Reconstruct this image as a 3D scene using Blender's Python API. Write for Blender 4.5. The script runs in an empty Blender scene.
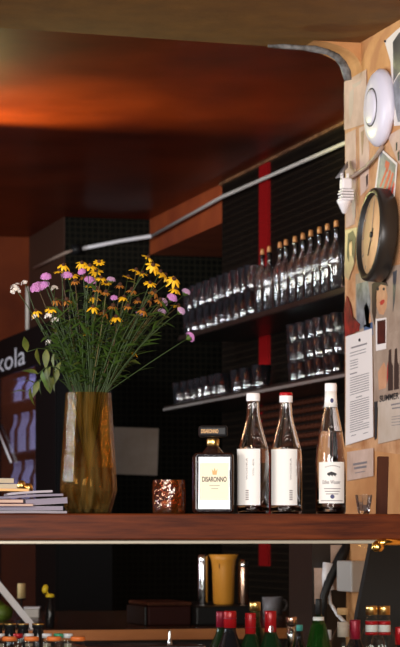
import bpy, bmesh, math, random
from mathutils import Vector, Matrix
random.seed(11)
sc = bpy.context.scene
PI = math.pi
# ------------------------------------------------------------------ camera
F = 2600.0                      # focal length in pixels
HOR = 530.0                     # eye level in the picture
TH = math.atan(670.0 / F)       # room turned against the view
SN, CS = math.sin(TH), math.cos(TH)
EYE = 1.27
cd = bpy.data.cameras.new('camera'); cam = bpy.data.objects.new('camera', cd)
sc.collection.objects.link(cam); sc.camera = cam
cam.location = (0, 0, EYE); cam.rotation_euler = (PI / 2, 0, -TH)
cd.sensor_fit = 'HORIZONTAL'; cd.sensor_width = 24.0; cd.lens = 24.0 * F / 400.0
cd.shift_y = (HOR - 323.5) / 400.0
cd.clip_end = 100
cd.dof.use_dof = True; cd.dof.focus_distance = 6.5; cd.dof.aperture_fstop = 12.0
# ------------------------------------------------------------------ world, light, exposure
w = bpy.data.worlds.new('world'); sc.world = w; w.use_nodes = True
w.node_tree.nodes['Background'].inputs['Color'].default_value = (1.0, 0.62, 0.40, 1)
w.node_tree.nodes['Background'].inputs['Strength'].default_value = 0.02
sc.view_settings.view_transform = 'Standard'; sc.view_settings.look = 'None'
sc.view_settings.gamma = 1; sc.view_settings.use_curve_mapping = False
sc.view_settings.exposure = -0.12
cy = sc.cycles
cy.max_bounces = 20; cy.transmission_bounces = 18; cy.transparent_max_bounces = 80
cy.glossy_bounces = 6; cy.diffuse_bounces = 4
cy.caustics_reflective = False; cy.caustics_refractive = False
cy.sample_clamp_indirect = 14.0; cy.use_denoising = True


def light(name, kind, loc, power, color, target=None, size=None, sizey=None, spot=None, blend=0.5):
    l = bpy.data.lights.new(name, kind); l.energy = power; l.color = color
    o = bpy.data.objects.new(name, l); sc.collection.objects.link(o); o.location = loc
    if kind == 'AREA':
        l.shape = 'RECTANGLE'; l.size = size; l.size_y = sizey
    elif size: l.shadow_soft_size = size
    if kind == 'SPOT': l.spot_size = spot; l.spot_blend = blend
    if target: o.rotation_euler = (Vector(target) - Vector(loc)).to_track_quat('-Z', 'Y').to_euler()
    return o


light('shop_window_daylight', 'AREA', (-2.3, -0.8, 1.85), 430, (1.0, 0.95, 0.91), (1.2, 7.2, 1.55), 3.0, 2.2)
light('door_window_daylight', 'AREA', (1.1, -0.8, 1.45), 240, (1.0, 0.96, 0.93), (1.9, 9.0, 1.25), 1.1, 2.3)
light('side_fill_light', 'AREA', (-3.85, 4.4, 1.9), 210, (1.0, 0.90, 0.80), (2.4, 7.6, 2.0), 1.4, 1.5)  # unseen fill, added to light the right wall and give glass glints
light('ceiling_spot', 'SPOT', (1.42, 9.95, 2.40), 130, (1.0, 1.0, 0.42), (1.80, 9.55, 2.87), 0.04, None, math.radians(112), 0.6)
for y_ in (7.9, 8.8, 9.7):
    light('rear_glint_strip', 'AREA', (-3.8, y_, 1.6), 72, (0.86, 0.92, 1.0), (2.9, y_ + .6, 1.9), 0.16, 2.0)  # tall narrow lights added for bright streaks on the shelf glasses
for x_, y_ in ((0.2, 8.35), (0.75, 9.2), (1.05, 10.3)):
    light('shelf_glint_spot', 'SPOT', (x_, y_, 2.78), 45, (0.92, 0.95, 1.0), (2.9, y_ + 1.6, 1.95), 0.06, None, math.radians(62), 0.7)  # unseen spots added to make the shelf glasses glint
light('warm_glint_bulb', 'POINT', (0.75, 4.6, 2.35), 22, (1.0, 0.62, 0.32), None, 0.07)  # small bulb added for warm highlights in the glassware
light('bar_bulb', 'POINT', (0.6, 8.6, 2.1), 4, (1.0, 0.60, 0.30), None, 0.06)

# ------------------------------------------------------------------ pixel rays -> points in the room
def dX(px): return (px - 200) / F * CS + SN
def dY(px): return CS - (px - 200) / F * SN
def PXp(px, py, X):
    d = X / dX(px); return Vector((X, d * dY(px), EYE + d * (HOR - py) / F))
def PYp(px, py, Y):
    d = Y / dY(px); return Vector((d * dX(px), Y, EYE + d * (HOR - py) / F))
def SY(px, Y): return F * dY(px) / Y          # pixels per metre (facing the view) at that place

# ------------------------------------------------------------------ materials
def mat(name, col, rough=0.5, metal=0.0, noise=None, nscale=8.0, emis=None, spec=0.5, trans=0.0, ior=1.45, bump=0.0, coat=0.0, stretch=None):
    m = bpy.data.materials.new(name); m.use_nodes = True
    nt = m.node_tree; b = nt.nodes['Principled BSDF']
    b.inputs['Base Color'].default_value = (*col, 1); b.inputs['Roughness'].default_value = rough
    b.inputs['Metallic'].default_value = metal; b.inputs['Specular IOR Level'].default_value = spec
    b.inputs['IOR'].default_value = ior; b.inputs['Transmission Weight'].default_value = trans
    b.inputs['Coat Weight'].default_value = coat
    if emis:
        b.inputs['Emission Color'].default_value = (*emis[0], 1); b.inputs['Emission Strength'].default_value = emis[1]
    if noise or bump:
        tc = nt.nodes.new('ShaderNodeTexCoord'); src = tc.outputs['Object']
        if stretch:
            mp = nt.nodes.new('ShaderNodeMapping'); mp.inputs['Scale'].default_value = stretch
            nt.links.new(src, mp.inputs['Vector']); src = mp.outputs['Vector']
        n = nt.nodes.new('ShaderNodeTexNoise'); n.inputs['Scale'].default_value = nscale
        n.inputs['Detail'].default_value = 5; n.inputs['Roughness'].default_value = 0.6
        nt.links.new(src, n.inputs['Vector'])
        if noise:
            r = nt.nodes.new('ShaderNodeValToRGB')
            r.color_ramp.elements[0].position = 0.33; r.color_ramp.elements[1].position = 0.68
            r.color_ramp.elements[0].color = (*col, 1); r.color_ramp.elements[1].color = (*noise, 1)
            nt.links.new(n.outputs['Fac'], r.inputs['Fac']); nt.links.new(r.outputs['Color'], b.inputs['Base Color'])
        if bump:
            bp = nt.nodes.new('ShaderNodeBump'); bp.inputs['Strength'].default_value = bump; bp.inputs['Distance'].default_value = 0.01
            nt.links.new(n.outputs['Fac'], bp.inputs['Height']); nt.links.new(bp.outputs['Normal'], b.inputs['Normal'])
    return m


def thin_glass(name, tint=(1, 1, 1), ior=1.5, rough=0.0, body=0.0, bodycol=(1, 1, 1), bump=0.0, streak=False):
    """clear thin-walled glass: see-through with a Fresnel reflection"""
    m = bpy.data.materials.new(name); m.use_nodes = True; nt = m.node_tree
    for n in list(nt.nodes): nt.nodes.remove(n)
    out = nt.nodes.new('ShaderNodeOutputMaterial'); mix = nt.nodes.new('ShaderNodeMixShader')
    tr = nt.nodes.new('ShaderNodeBsdfTransparent'); gl = nt.nodes.new('ShaderNodeBsdfGlossy'); fr = nt.nodes.new('ShaderNodeFresnel')
    tr.inputs['Color'].default_value = (*tint, 1); gl.inputs['Roughness'].default_value = rough; geo = nt.nodes.new('ShaderNodeNewGeometry'); ma = nt.nodes.new('ShaderNodeMath'); ma.operation = 'MULTIPLY_ADD'
    ma.inputs[1].default_value = 1 / ior - ior; ma.inputs[2].default_value = ior       # same reflection from either side of the thin wall
    nt.links.new(geo.outputs['Backfacing'], ma.inputs[0]); nt.links.new(ma.outputs[0], fr.inputs['IOR'])
    if bump:
        tc = nt.nodes.new('ShaderNodeTexCoord'); n = nt.nodes.new('ShaderNodeTexNoise'); n.inputs['Scale'].default_value = 60
        bp = nt.nodes.new('ShaderNodeBump'); bp.inputs['Strength'].default_value = bump; bp.inputs['Distance'].default_value = 0.004
        nt.links.new(tc.outputs['Object'], n.inputs['Vector']); nt.links.new(n.outputs['Fac'], bp.inputs['Height'])
        nt.links.new(bp.outputs['Normal'], gl.inputs['Normal']); nt.links.new(bp.outputs['Normal'], fr.inputs['Normal'])
    nt.links.new(fr.outputs[0], mix.inputs['Fac']); nt.links.new(tr.outputs[0], mix.inputs[1]); nt.links.new(gl.outputs[0], mix.inputs[2])
    last = mix.outputs[0]
    if body:
        df = nt.nodes.new('ShaderNodeBsdfDiffuse'); df.inputs['Color'].default_value = (*bodycol, 1)
        tl = nt.nodes.new('ShaderNodeBsdfTranslucent'); tl.inputs['Color'].default_value = (*bodycol, 1)
        a = nt.nodes.new('ShaderNodeMixShader'); a.inputs['Fac'].default_value = 0.5
        nt.links.new(df.outputs[0], a.inputs[1]); nt.links.new(tl.outputs[0], a.inputs[2])
        b = nt.nodes.new('ShaderNodeMixShader'); b.inputs['Fac'].default_value = body
        if streak:
            tc2 = nt.nodes.new('ShaderNodeTexCoord'); mp = nt.nodes.new('ShaderNodeMapping'); mp.inputs['Scale'].default_value = (60, 60, 7)
            n2 = nt.nodes.new('ShaderNodeTexNoise'); n2.inputs['Scale'].default_value = 1.0; n2.inputs['Detail'].default_value = 6
            rp = nt.nodes.new('ShaderNodeMapRange'); rp.inputs['From Min'].default_value = .42; rp.inputs['From Max'].default_value = .72
            rp.inputs['To Min'].default_value = body * .25; rp.inputs['To Max'].default_value = body * 4
            nt.links.new(tc2.outputs['Object'], mp.inputs['Vector']); nt.links.new(mp.outputs[0], n2.inputs['Vector'])
            nt.links.new(n2.outputs['Fac'], rp.inputs['Value']); nt.links.new(rp.outputs[0], b.inputs['Fac'])
        nt.links.new(last, b.inputs[1]); nt.links.new(a.outputs[0], b.inputs[2]); last = b.outputs[0]
    nt.links.new(last, out.inputs['Surface'])
    return m


def tiles(name, tile, grout, pitch, rough=0.35, axes='xz', gap=0.12, spec=.06):
    m = bpy.data.materials.new(name); m.use_nodes = True; nt = m.node_tree; b = nt.nodes['Principled BSDF']
    tc = nt.nodes.new('ShaderNodeTexCoord'); sep = nt.nodes.new('ShaderNodeSeparateXYZ'); cmb = nt.nodes.new('ShaderNodeCombineXYZ')
    nt.links.new(tc.outputs['Object'], sep.inputs[0])
    nt.links.new(sep.outputs['X' if axes[0] == 'x' else 'Y'], cmb.inputs['X']); nt.links.new(sep.outputs['Z'], cmb.inputs['Y'])
    br = nt.nodes.new('ShaderNodeTexBrick'); br.offset = 0; br.squash = 1
    br.inputs['Scale'].default_value = 1.0; br.inputs['Brick Width'].default_value = pitch; br.inputs['Row Height'].default_value = pitch
    br.inputs['Mortar Size'].default_value = pitch * gap; br.inputs['Mortar Smooth'].default_value = 0.3
    br.inputs['Color1'].default_value = (*tile, 1); br.inputs['Color2'].default_value = (*[c * 1.5 for c in tile], 1); br.inputs['Mortar'].default_value = (*grout, 1)
    nt.links.new(cmb.outputs[0], br.inputs['Vector']); nt.links.new(br.outputs['Color'], b.inputs['Base Color'])
    b.inputs['Roughness'].default_value = rough; b.inputs['Specular IOR Level'].default_value = spec
    return m


M = {}
M['ochre'] = mat('ochre_ceiling_paint', (.20, .084, .011), .75, noise=(.14, .054, .007), nscale=9, bump=.3)
M['redceil'] = mat('dark_red_gloss_ceiling', (.17, .021, .0042), .36, noise=(.075, .008, .002), nscale=1.6, bump=.15, spec=.16)
M['plaster'] = mat('tan_wall_plaster', (.62, .32, .13), .8, noise=(.46, .20, .07), nscale=6, bump=.25)
M['oldwall'] = mat('weathered_wall_paper', (.70, .42, .23), .8, noise=(.36, .14, .045), nscale=8, bump=.2)
M['chip'] = mat('worn_grey_edge', (.26, .27, .28), .6, noise=(.03, .025, .02), nscale=34)
M['rustpanel'] = mat('rust_red_wall_paint', (.19, .034, .006), .6, noise=(.10, .016, .003), nscale=2.2, spec=.2)
M['trimtan'] = mat('tan_trim', (.22, .10, .04), .7, noise=(.08, .03, .012), nscale=20)
M['rustdark'] = mat('dark_brown_wall_paint', (.05, .018, .008), .7)
M['orangeband'] = mat('orange_wall_paint', (.36, .072, .016), .6, noise=(.24, .040, .010), nscale=4)
M['tilex'] = tiles('black_mosaic', (.0035, .0037, .003), (.016, .0145, .010), .030, .3, 'xz')
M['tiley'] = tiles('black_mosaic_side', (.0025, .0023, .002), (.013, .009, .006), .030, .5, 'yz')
M['redstripe'] = mat('red_paint', (.24, .004, .005), .5, spec=.2)
M['darkshelf'] = mat('dark_shelf_wood', (.018, .012, .010), .35)
M['alu'] = mat('brushed_metal', (.75, .72, .68), .3, 1.0)
M['shelfedge'] = mat('pale_metal_edge', (.46, .42, .39), .3, .6)
M['mahogany'] = mat('mahogany_ledge', (.135, .029, .007), .4, noise=(.035, .007, .003), nscale=7, stretch=(.6, 6, 9), spec=.18)
M['worktop'] = mat('brown_worktop', (.10, .042, .018), .25, noise=(.07, .028, .012), nscale=5, stretch=(.6, 4, 4))
M['workedge'] = mat('worktop_edge', (.60, .22, .07), .4, noise=(.42, .14, .04), nscale=6, stretch=(.6, 4, 4))
M['creamstrip'] = mat('cream_metal_channel', (.42, .38, .30), .35, .3)
M['floor'] = mat('dark_floor_boards', (.06, .03, .016), .5, noise=(.04, .02, .01), nscale=4)
M['black'] = mat('black_plastic', (.010, .010, .011), .4, spec=.25)
M['blackmatt'] = mat('matt_black', (.010, .009, .009), .7)
M['white'] = mat('white_plastic', (.82, .80, .84), .35)
M['greyplastic'] = mat('greyed_white_plastic', (.46, .43, .41), .5)  # white plastic lowered to an even mid grey
M['offwhite'] = mat('offwhite_paint', (.58, .54, .49), .5)
M['paper'] = mat('white_paper', (.78, .72, .70), .7)
M['pinkpaper'] = mat('pinkish_paper', (.64, .47, .39), .75, noise=(.46, .31, .24), nscale=11)
M['greypaper'] = mat('grey_paper', (.56, .47, .40), .75, noise=(.48, .38, .30), nscale=12)
M['ink'] = mat('black_ink', (.015, .014, .016), .6)
M['greyink'] = mat('grey_ink', (.20, .18, .19), .6)
M['blueink'] = mat('dark_blue_ink', (.03, .03, .12), .5)
M['gold'] = mat('gold_foil', (.86, .56, .20), .28, 1.0)
M['brass'] = mat('polished_brass', (.95, .62, .16), .2, 1.0)
M['red'] = mat('red_foil', (.42, .007, .012), .22, .1)
M['darkredfoil'] = mat('dark_red_foil', (.28, .008, .03), .35, .2)
M['steel'] = mat('polished_steel', (.72, .72, .74), .18, 1.0)
M['copper'] = mat('coppery_steel', (.78, .50, .38), .25, 1.0)
M['capwhite'] = mat('white_cap', (.86, .86, .88), .3)
M['label'] = mat('white_label', (.80, .80, .78), .55)
M['creamlabel'] = mat('cream_label', (.92, .84, .62), .5)
M['glass'] = thin_glass('clear_glass', (.97, .98, .98), 1.5)
M['shelfglass'] = mat('clear_shelf_glass', (.97, .98, 1), .015, trans=1.0, ior=1.95)
_n = M['shelfglass'].node_tree; _m = _n.nodes.new('ShaderNodeMixShader'); _d = _n.nodes.new('ShaderNodeBsdfTranslucent'); _g = _n.nodes.new('ShaderNodeBsdfDiffuse'); _a = _n.nodes.new('ShaderNodeAddShader')
_d.inputs['Color'].default_value = (.38, .42, .50, 1); _g.inputs['Color'].default_value = (.38, .42, .50, 1); _m.inputs['Fac'].default_value = .012  # pale blue-grey haze put into the glass colour to brighten it
_n.links.new(_d.outputs[0], _a.inputs[0]); _n.links.new(_g.outputs[0], _a.inputs[1])
_n.links.new(_n.nodes['Principled BSDF'].outputs[0], _m.inputs[1]); _n.links.new(_a.outputs[0], _m.inputs[2]); _n.links.new(_m.outputs[0], _n.nodes['Material Output'].inputs['Surface'])
M['fridgepane'] = thin_glass('fridge_glass', (.95, .95, .97), 1.28)
M['pane'] = thin_glass('glass_front', (.93, .94, .93), 1.45)
M['amber'] = thin_glass('amber_glass', (.86, .66, .34), 1.27, rough=.08, body=.045, bodycol=(.70, .50, .16), bump=.35, streak=True)
M['votive'] = thin_glass('mottled_amber_glass', (.62, .27, .09), 1.8, rough=.08, body=.07, bodycol=(.75, .25, .05), bump=.8)
M['water'] = thin_glass('murky_water', (.66, .50, .28), 1.33, body=.22, bodycol=(.26, .24, .17))
M['bottleglass'] = mat('clear_bottle_glass', (1, 1, 1), .0, trans=1.0, ior=1.48)
M['spirit'] = mat('clear_spirit', (1, 1, 1), .0, trans=1.0, ior=1.34)
M['greenglass'] = mat('green_bottle_glass', (.018, .14, .018), .05, trans=.75, ior=1.48)
M['darkgreen'] = mat('dark_green_glass', (.012, .045, .016), .06, trans=.4, ior=1.48)
M['darkglass'] = mat('black_glass', (.010, .010, .012), .08)
M['liqueur'] = mat('dark_liqueur_glass', (.020, .009, .007), .10, coat=.5)
M['liqedge'] = mat('embossed_glass_edge', (.035, .036, .045), .16, bump=1.0, nscale=150, spec=.8)
M['cork'] = mat('cork', (.55, .33, .15), .8, noise=(.42, .24, .10), nscale=60)
M['orangecap'] = mat('orange_cap', (.85, .20, .04), .4)
M['greencap'] = mat('green_cap', (.05, .35, .18), .4)
M['tealcap'] = mat('teal_cap', (.08, .45, .40), .4)
M['yellow'] = mat('yellow_plastic', (.85, .62, .03), .4)
M['pitcher'] = mat('amber_yellow_plastic', (.78, .33, .04), .35)
M['greyceramic'] = mat('grey_ceramic', (.24, .23, .24), .35)
M['stem'] = mat('green_stem', (.024, .050, .009), .55)
M['straw'] = mat('straw_stem', (.13, .11, .035), .6)
M['brownstem'] = mat('brown_stem', (.075, .045, .016), .6)
M['leaf'] = mat('green_leaf', (.034, .085, .012), .55, noise=(.062, .105, .014), nscale=40)
M['leafy'] = mat('yellowing_leaf', (.12, .13, .02), .55, noise=(.05, .085, .014), nscale=60)
M['petal'] = mat('yellow_petal', (.92, .52, .015), .55)
M['fadedpetal'] = mat('faded_orange_petal', (.40, .15, .018), .65)
M['cone'] = mat('dark_brown_cone', (.055, .018, .007), .8)
M['pink'] = mat('pink_petal', (.58, .25, .56), .6)
M['mauve'] = mat('pale_mauve_petal', (.52, .32, .50), .6)
M['whitepetal'] = mat('white_petal', (.85, .80, .74), .6)
M['fridge'] = mat('black_cabinet', (.004, .004, .0045), .6, spec=.06)
M['sign'] = mat('lit_sign_letters', (.5, .5, .55), .5, emis=((.75, .78, .9), .16))
M['fridgelamp'] = mat('fridge_light_tube', (.8, .8, .9), .5, emis=((.55, .62, 1.0), 10.0))
M['fridgebottle'] = mat('pale_blue_bottle', (.34, .37, .70), .25)
M['fridgebottle2'] = mat('dark_cola_bottle', (.03, .02, .03), .2)
M['clockface'] = mat('cream_clock_face', (.86, .55, .29), .5, noise=(.74, .44, .21), nscale=14)
M['clockcase'] = mat('black_clock_case', (.020, .017, .015), .30)
M['lavwhite'] = mat('lavender_white_plastic', (.70, .68, .80), .35)
M['cable'] = mat('grey_cable', (.34, .25, .20), .5)
M['wax'] = mat('cream_wax', (.90, .66, .30), .5)
M['brownwood'] = mat('dark_brown_wood', (.075, .024, .011), .7, noise=(.05, .016, .010), nscale=10, stretch=(3, 3, .6), spec=.1)
M['photodark'] = mat('dark_photo_print', (.10, .022, .016), .3, noise=(.02, .006, .008), nscale=40)
M['photogrey'] = mat('grey_photo_print', (.30, .32, .36), .35, noise=(.05, .055, .07), nscale=16)
M['photonavy'] = mat('navy_photo_print', (.03, .035, .05), .35, noise=(.09, .09, .10), nscale=20)
M['photobrown'] = mat('brown_photo_print', (.36, .22, .14), .4, noise=(.20, .11, .07), nscale=12)
M['skin'] = mat('printed_skin_tone', (.62, .34, .20), .4, noise=(.50, .24, .13), nscale=20)
M['collage'] = mat('faded_collage_print', (.42, .32, .25), .5, noise=(.28, .19, .14), nscale=14)
M['denim'] = mat('printed_blue', (.07, .12, .24), .5)
M['hairdark'] = mat('printed_dark_brown', (.04, .020, .014), .5)
M['lips'] = mat('printed_red', (.45, .02, .02), .4)
M['redleaf'] = mat('dark_red_paper', (.05, .006, .005), .5, noise=(.36, .025, .015), nscale=26)
M['maroon'] = mat('maroon_cover', (.12, .015, .03), .5)
M['lilac'] = mat('lilac_paper', (.25, .22, .29), .6)
M['magpaper'] = mat('magazine_paper', (.36, .33, .38), .6)
M['creambook'] = mat('cream_page_block', (.48, .40, .28), .7)
M['goldboard'] = mat('yellow_wood', (.72, .42, .16), .5)
M['slat'] = mat('brown_slats', (.07, .022, .012), .3)
M['darkredbox'] = mat('dull_dark_red', (.026, .005, .004), .6, spec=.15)
M['lime'] = mat('lime_green_skin', (.10, .16, .015), .5)


# ------------------------------------------------------------------ geometry helpers
class MB:
    def __init__(s): s.v = []; s.f = []; s.sm = []
    def add(s, vs, fs, smooth=False):
        o = len(s.v); s.v += [tuple(v) for v in vs]
        for f in fs: s.f.append(tuple(i + o for i in f)); s.sm.append(smooth)
        return s
    def box(s, lo, hi, rot=None, piv=None):
        (a, b, c), (d, e, g) = lo, hi
        vs = [Vector(p) for p in ((a, b, c), (d, b, c), (d, e, c), (a, e, c), (a, b, g), (d, b, g), (d, e, g), (a, e, g))]
        if rot:
            piv = Vector(piv or ((a + d) / 2, (b + e) / 2, (c + g) / 2)); R = Matrix.Rotation(rot[0], 3, rot[1])
            vs = [piv + R @ (v - piv) for v in vs]
        return s.add(vs, [(0, 3, 2, 1), (4, 5, 6, 7), (0, 1, 5, 4), (1, 2, 6, 5), (2, 3, 7, 6), (3, 0, 4, 7)])
    def tube(s, pts, r, n=8, caps=True):
        pts = [Vector(p) for p in pts]; k = len(pts); rs = r if isinstance(r, (list, tuple)) else [r] * k
        vs = []; up = None
        for i, p in enumerate(pts):
            t = (pts[min(i + 1, k - 1)] - pts[max(i - 1, 0)]).normalized()
            if up is None:
                up = Vector((0, 0, 1)) if abs(t.z) < .9 else Vector((1, 0, 0))
            a = t.cross(up)
            if a.length < 1e-6: a = t.cross(Vector((0, 1, 0)))
            a.normalize(); b = a.cross(t); up = b
            for j in range(n):
                q = 2 * PI * j / n; vs.append(p + rs[i] * (math.cos(q) * a + math.sin(q) * b))
        fs = [(i * n + j, i * n + (j + 1) % n, (i + 1) * n + (j + 1) % n, (i + 1) * n + j) for i in range(k - 1) for j in range(n)]
        s.add(vs, fs, True)
        if caps:
            s.add(vs[:n], [tuple(range(n))[::-1]]); s.add(vs[-n:], [tuple(range(n))])
        return s
    def lathe(s, prof, n=32, M4=None, smooth=True, close=True):
        """profile of (r, z), revolved around z; r=0 ends close at a point"""
        vs = []; rings = []
        for (r, z) in prof:
            if r < 1e-6: rings.append([len(vs)]); vs.append(Vector((0, 0, z)))
            else:
                rings.append(list(range(len(vs), len(vs) + n)))
                for j in range(n):
                    q = 2 * PI * j / n; vs.append(Vector((r * math.cos(q), r * math.sin(q), z)))
        fs = []
        for A, B in zip(rings, rings[1:]):
            if len(A) == 1 and len(B) == 1: continue
            for j in range(n):
                k = (j + 1) % n
                if len(A) == 1: fs.append((A[0], B[k], B[j]))
                elif len(B) == 1: fs.append((A[j], A[k], B[0]))
                else: fs.append((A[j], A[k], B[k], B[j]))
        if M4: vs = [M4 @ v for v in vs]
        return s.add(vs, fs, smooth)
    def prism(s, pts, off):
        """closed polygon (3-D points) pushed by the vector off"""
        pts = [Vector(p) for p in pts]; off = Vector(off); n = len(pts)
        return s.add(pts + [p + off for p in pts], [tuple(range(n))[::-1], tuple(range(n, 2 * n))] + [(i, (i + 1) % n, n + (i + 1) % n, n + i) for i in range(n)])
    def mesh(s, name, m):
        me = bpy.data.meshes.new(name); me.from_pydata(s.v, [], s.f); me.materials.append(m)
        for p, k in zip(me.polygons, s.sm): p.use_smooth = k
        bm = bmesh.new(); bm.from_mesh(me); bmesh.ops.remove_doubles(bm, verts=bm.verts, dist=1e-6); bmesh.ops.recalc_face_normals(bm, faces=bm.faces); bm.to_mesh(me); bm.free()
        return me
    def build(s, name, m, parent=None, bevel=0, center=False, loc=None, seg=2):
        if center:
            xs, ys, zs = zip(*s.v); c = Vector(((min(xs) + max(xs)) / 2, (min(ys) + max(ys)) / 2, min(zs)))
            s.v = [tuple(Vector(v) - c) for v in s.v]
        me = s.mesh(name, m); o = bpy.data.objects.new(name, me); sc.collection.objects.link(o)
        if parent: o.parent = parent
        if center: o.location = c
        if loc: o.location = loc
        if bevel:
            b = o.modifiers.new('bevel', 'BEVEL'); b.width = bevel; b.segments = seg; b.limit_method = 'ANGLE'
        return o


def tag(o, label, cat, group=None, kind=None):
    if label: o['label'] = label
    if cat: o['category'] = cat
    if group: o['group'] = group
    if kind: o['kind'] = kind
    return o
def thing(name, label, cat, loc, rz=0.0, group=None):
    o = bpy.data.objects.new(name, None); sc.collection.objects.link(o); o.location = loc; o.rotation_euler = (0, 0, rz)
    o.empty_display_size = .05
    return tag(o, label, cat, group)
def struct(mb, name, m, bevel=0, center=False):
    o = mb.build(name, m, bevel=bevel, center=center); o['kind'] = 'structure'; return o
def place(name, me, parent=None, loc=(0, 0, 0), rot=None, scale=None):
    o = bpy.data.objects.new(name, me); sc.collection.objects.link(o)
    if parent: o.parent = parent
    o.location = loc
    if rot is not None:
        if isinstance(rot, Matrix): o.rotation_euler = rot.to_euler()
        else: o.rotation_euler = rot
    if scale: o.scale = (scale,) * 3 if not isinstance(scale, (tuple, list)) else scale
    return o
def dup(root, loc, rz=0.0, label=None, group=None):
    r = root.copy(); sc.collection.objects.link(r); r.location = loc; r.rotation_euler = (0, 0, rz)
    if label: r['label'] = label
    if group: r['group'] = group
    for ch in list(root.children):
        c = ch.copy(); sc.collection.objects.link(c); c.parent = r
        for g in ch.children:
            d = g.copy(); sc.collection.objects.link(d); d.parent = c
    return r

def text_faces(txt, bold=0.0):
    """outline of a word, scaled to the box 0..1 x 0..1: (verts, faces)"""
    cu = bpy.data.curves.new('t', 'FONT'); cu.body = txt; cu.resolution_u = 4; cu.offset = bold
    o = bpy.data.objects.new('t', cu); sc.collection.objects.link(o)
    bpy.context.view_layer.update()
    me = o.evaluated_get(bpy.context.evaluated_depsgraph_get()).to_mesh()
    vs = [tuple(v.co) for v in me.vertices]; fs = [tuple(p.vertices) for p in me.polygons]
    o.evaluated_get(bpy.context.evaluated_depsgraph_get()).to_mesh_clear()
    bpy.data.objects.remove(o); bpy.data.curves.remove(cu)
    x0, x1 = min(v[0] for v in vs), max(v[0] for v in vs); y0, y1 = min(v[1] for v in vs), max(v[1] for v in vs)
    return [((v[0] - x0) / (x1 - x0), (v[1] - y0) / (y1 - y0)) for v in vs], fs
def put_text(mb, txt, fn, bold=0.0):
    vs, fs = text_faces(txt, bold); return mb.add([fn(u, v) for u, v in vs], fs)

# ================================================================== THE SETTING
XW = PXp(345, 300, 1).x * 0 + 2.446      # the right wall's plane
YW = 2.446 / dX(345) * dY(345)           # its far end
XB = 3.092                               # wall behind the shelves
YC = XB / dX(222) * dY(222)
YF = XB / dX(150) * dY(150)
ZC, ZR = EYE + 1.482, EYE + 1.599
XCOL = YF / dY(65) * dX(65)
YFF = XCOL / dX(30) * dY(30)
struct(MB().box((-4, -1, -.06), (4, 15, 0)), 'floor', M['floor'])
struct(MB().box((XW, 5.75, 0), (XW + .5, YW, ZC)), 'wall_right', M['plaster'])
struct(MB().prism([(-4, 2.5, ZC), (XW + .5, 2.5, ZC), (XW + .5, YW + .048, ZC), (XW, YW - .002, ZC), (-4, YW - .65, ZC)], (0, 0, .35)), 'ceiling', M['ochre'])
struct(MB().box((-4, YW - .9, ZR), (4, 15, ZR + .3)), 'ceiling_rear', M['redceil'])
# lintel with its rounded corner where the right wall begins
ra, rb = .15, .075
pts = [(XW, YW - .16, ZC - .001)]
for i in range(13):
    q = PI / 2 * i / 12
    pts.append((XW - ra + ra * math.cos(q), YW - .16, ZC - rb - .001 + rb * math.sin(q)))
struct(MB().prism(pts, (0, .16, 0)), 'trim_1', M['plaster'])
cl = MB()
arc = [PYp(x, y, YW - .165) for x, y in ((268, 46), (284, 46.5), (300, 47.5), (315, 49), (328, 52), (337, 57), (343, 64), (346.5, 72), (348, 80))]
rr = [.004, .008, .007, .011, .009, .012, .013, .015, .012]
cl.tube(arc, rr, 8)
struct(cl, 'trim_2', M['chip'])
# shelf wall, far walls, recess
struct(MB().box((XB, YW - .3, 0), (XB + .12, YC, ZR)), 'wall_shelves', M['tiley'])
struct(MB().box((XCOL, YF, 0), (4, YF + .12, ZR)), 'wall_back', M['tilex'])
struct(MB().box((XCOL - .005, YF + .002, 0), (XCOL + .1, YFF, ZR)), 'wall_return', M['rustdark'])
struct(MB().box((-4, YFF, 0), (XCOL, YFF + .1, ZR)), 'wall_far', M['rustpanel'])
zb = PXp(150, 255, XB).z
struct(MB().box((XB - .001, YC, zb), (4, YF, ZR)), 'beam_1', M['orangeband'])
struct(MB().box((3.7, YC, 0), (4, YF, ZR)), 'wall_alcove', M['tiley'])
struct(MB().box((-4.1, -1, 0), (-4, 15, ZR)), 'wall_left', M['rustdark'])
struct(MB().box((XB - .015, YW + .5, ZR - .012), (XB - .0005, YC, ZR)), 'trim_5', M['trimtan'])
# red painted stripe down the shelf wall
a = PXp(270.5, 200, XB).y; b = PXp(261.5, 200, XB).y
struct(MB().box((XB - .012, a, PXp(266, 566, XB).z), (XB + .001, b, ZR)), 'trim_3', M['redstripe'])

# white conduit running along the walls below the ceiling
mb = MB(); x_ = XB - .03
p0 = Vector((x_, YW + .5, EYE + 1.49)); p1 = Vector((x_, PXp(222, 200, x_).y, PXp(222, 197, x_).z)); p2 = PXp(152, 236, x_ - .01)
p2.y = min(p2.y, YF - .03)
mb.tube([p0, PXp(345, 143, x_), p1, p2], .0085, 8)
con = mb.build('conduit_pipe', M['offwhite']); tag(con, 'long thin white pipe running under the ceiling and across the black tiles', 'pipe')
q2 = PYp(80, 249, YF - .03); q3 = PYp(66, 252.5, YF - .03)
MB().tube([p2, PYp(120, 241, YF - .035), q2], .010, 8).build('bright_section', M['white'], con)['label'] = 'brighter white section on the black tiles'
MB().tube([PYp(81, 249, YF - .03), PYp(72, 250, YF - .03)], .028, 10).build('joint', M['black'], con)
MB().tube([PYp(74, 250, YF - .03), PYp(65, 253, YF - .03), PXp(34, 268, XCOL - .03)], .008, 8).build('cable_end', M['cable'], con)

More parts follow.
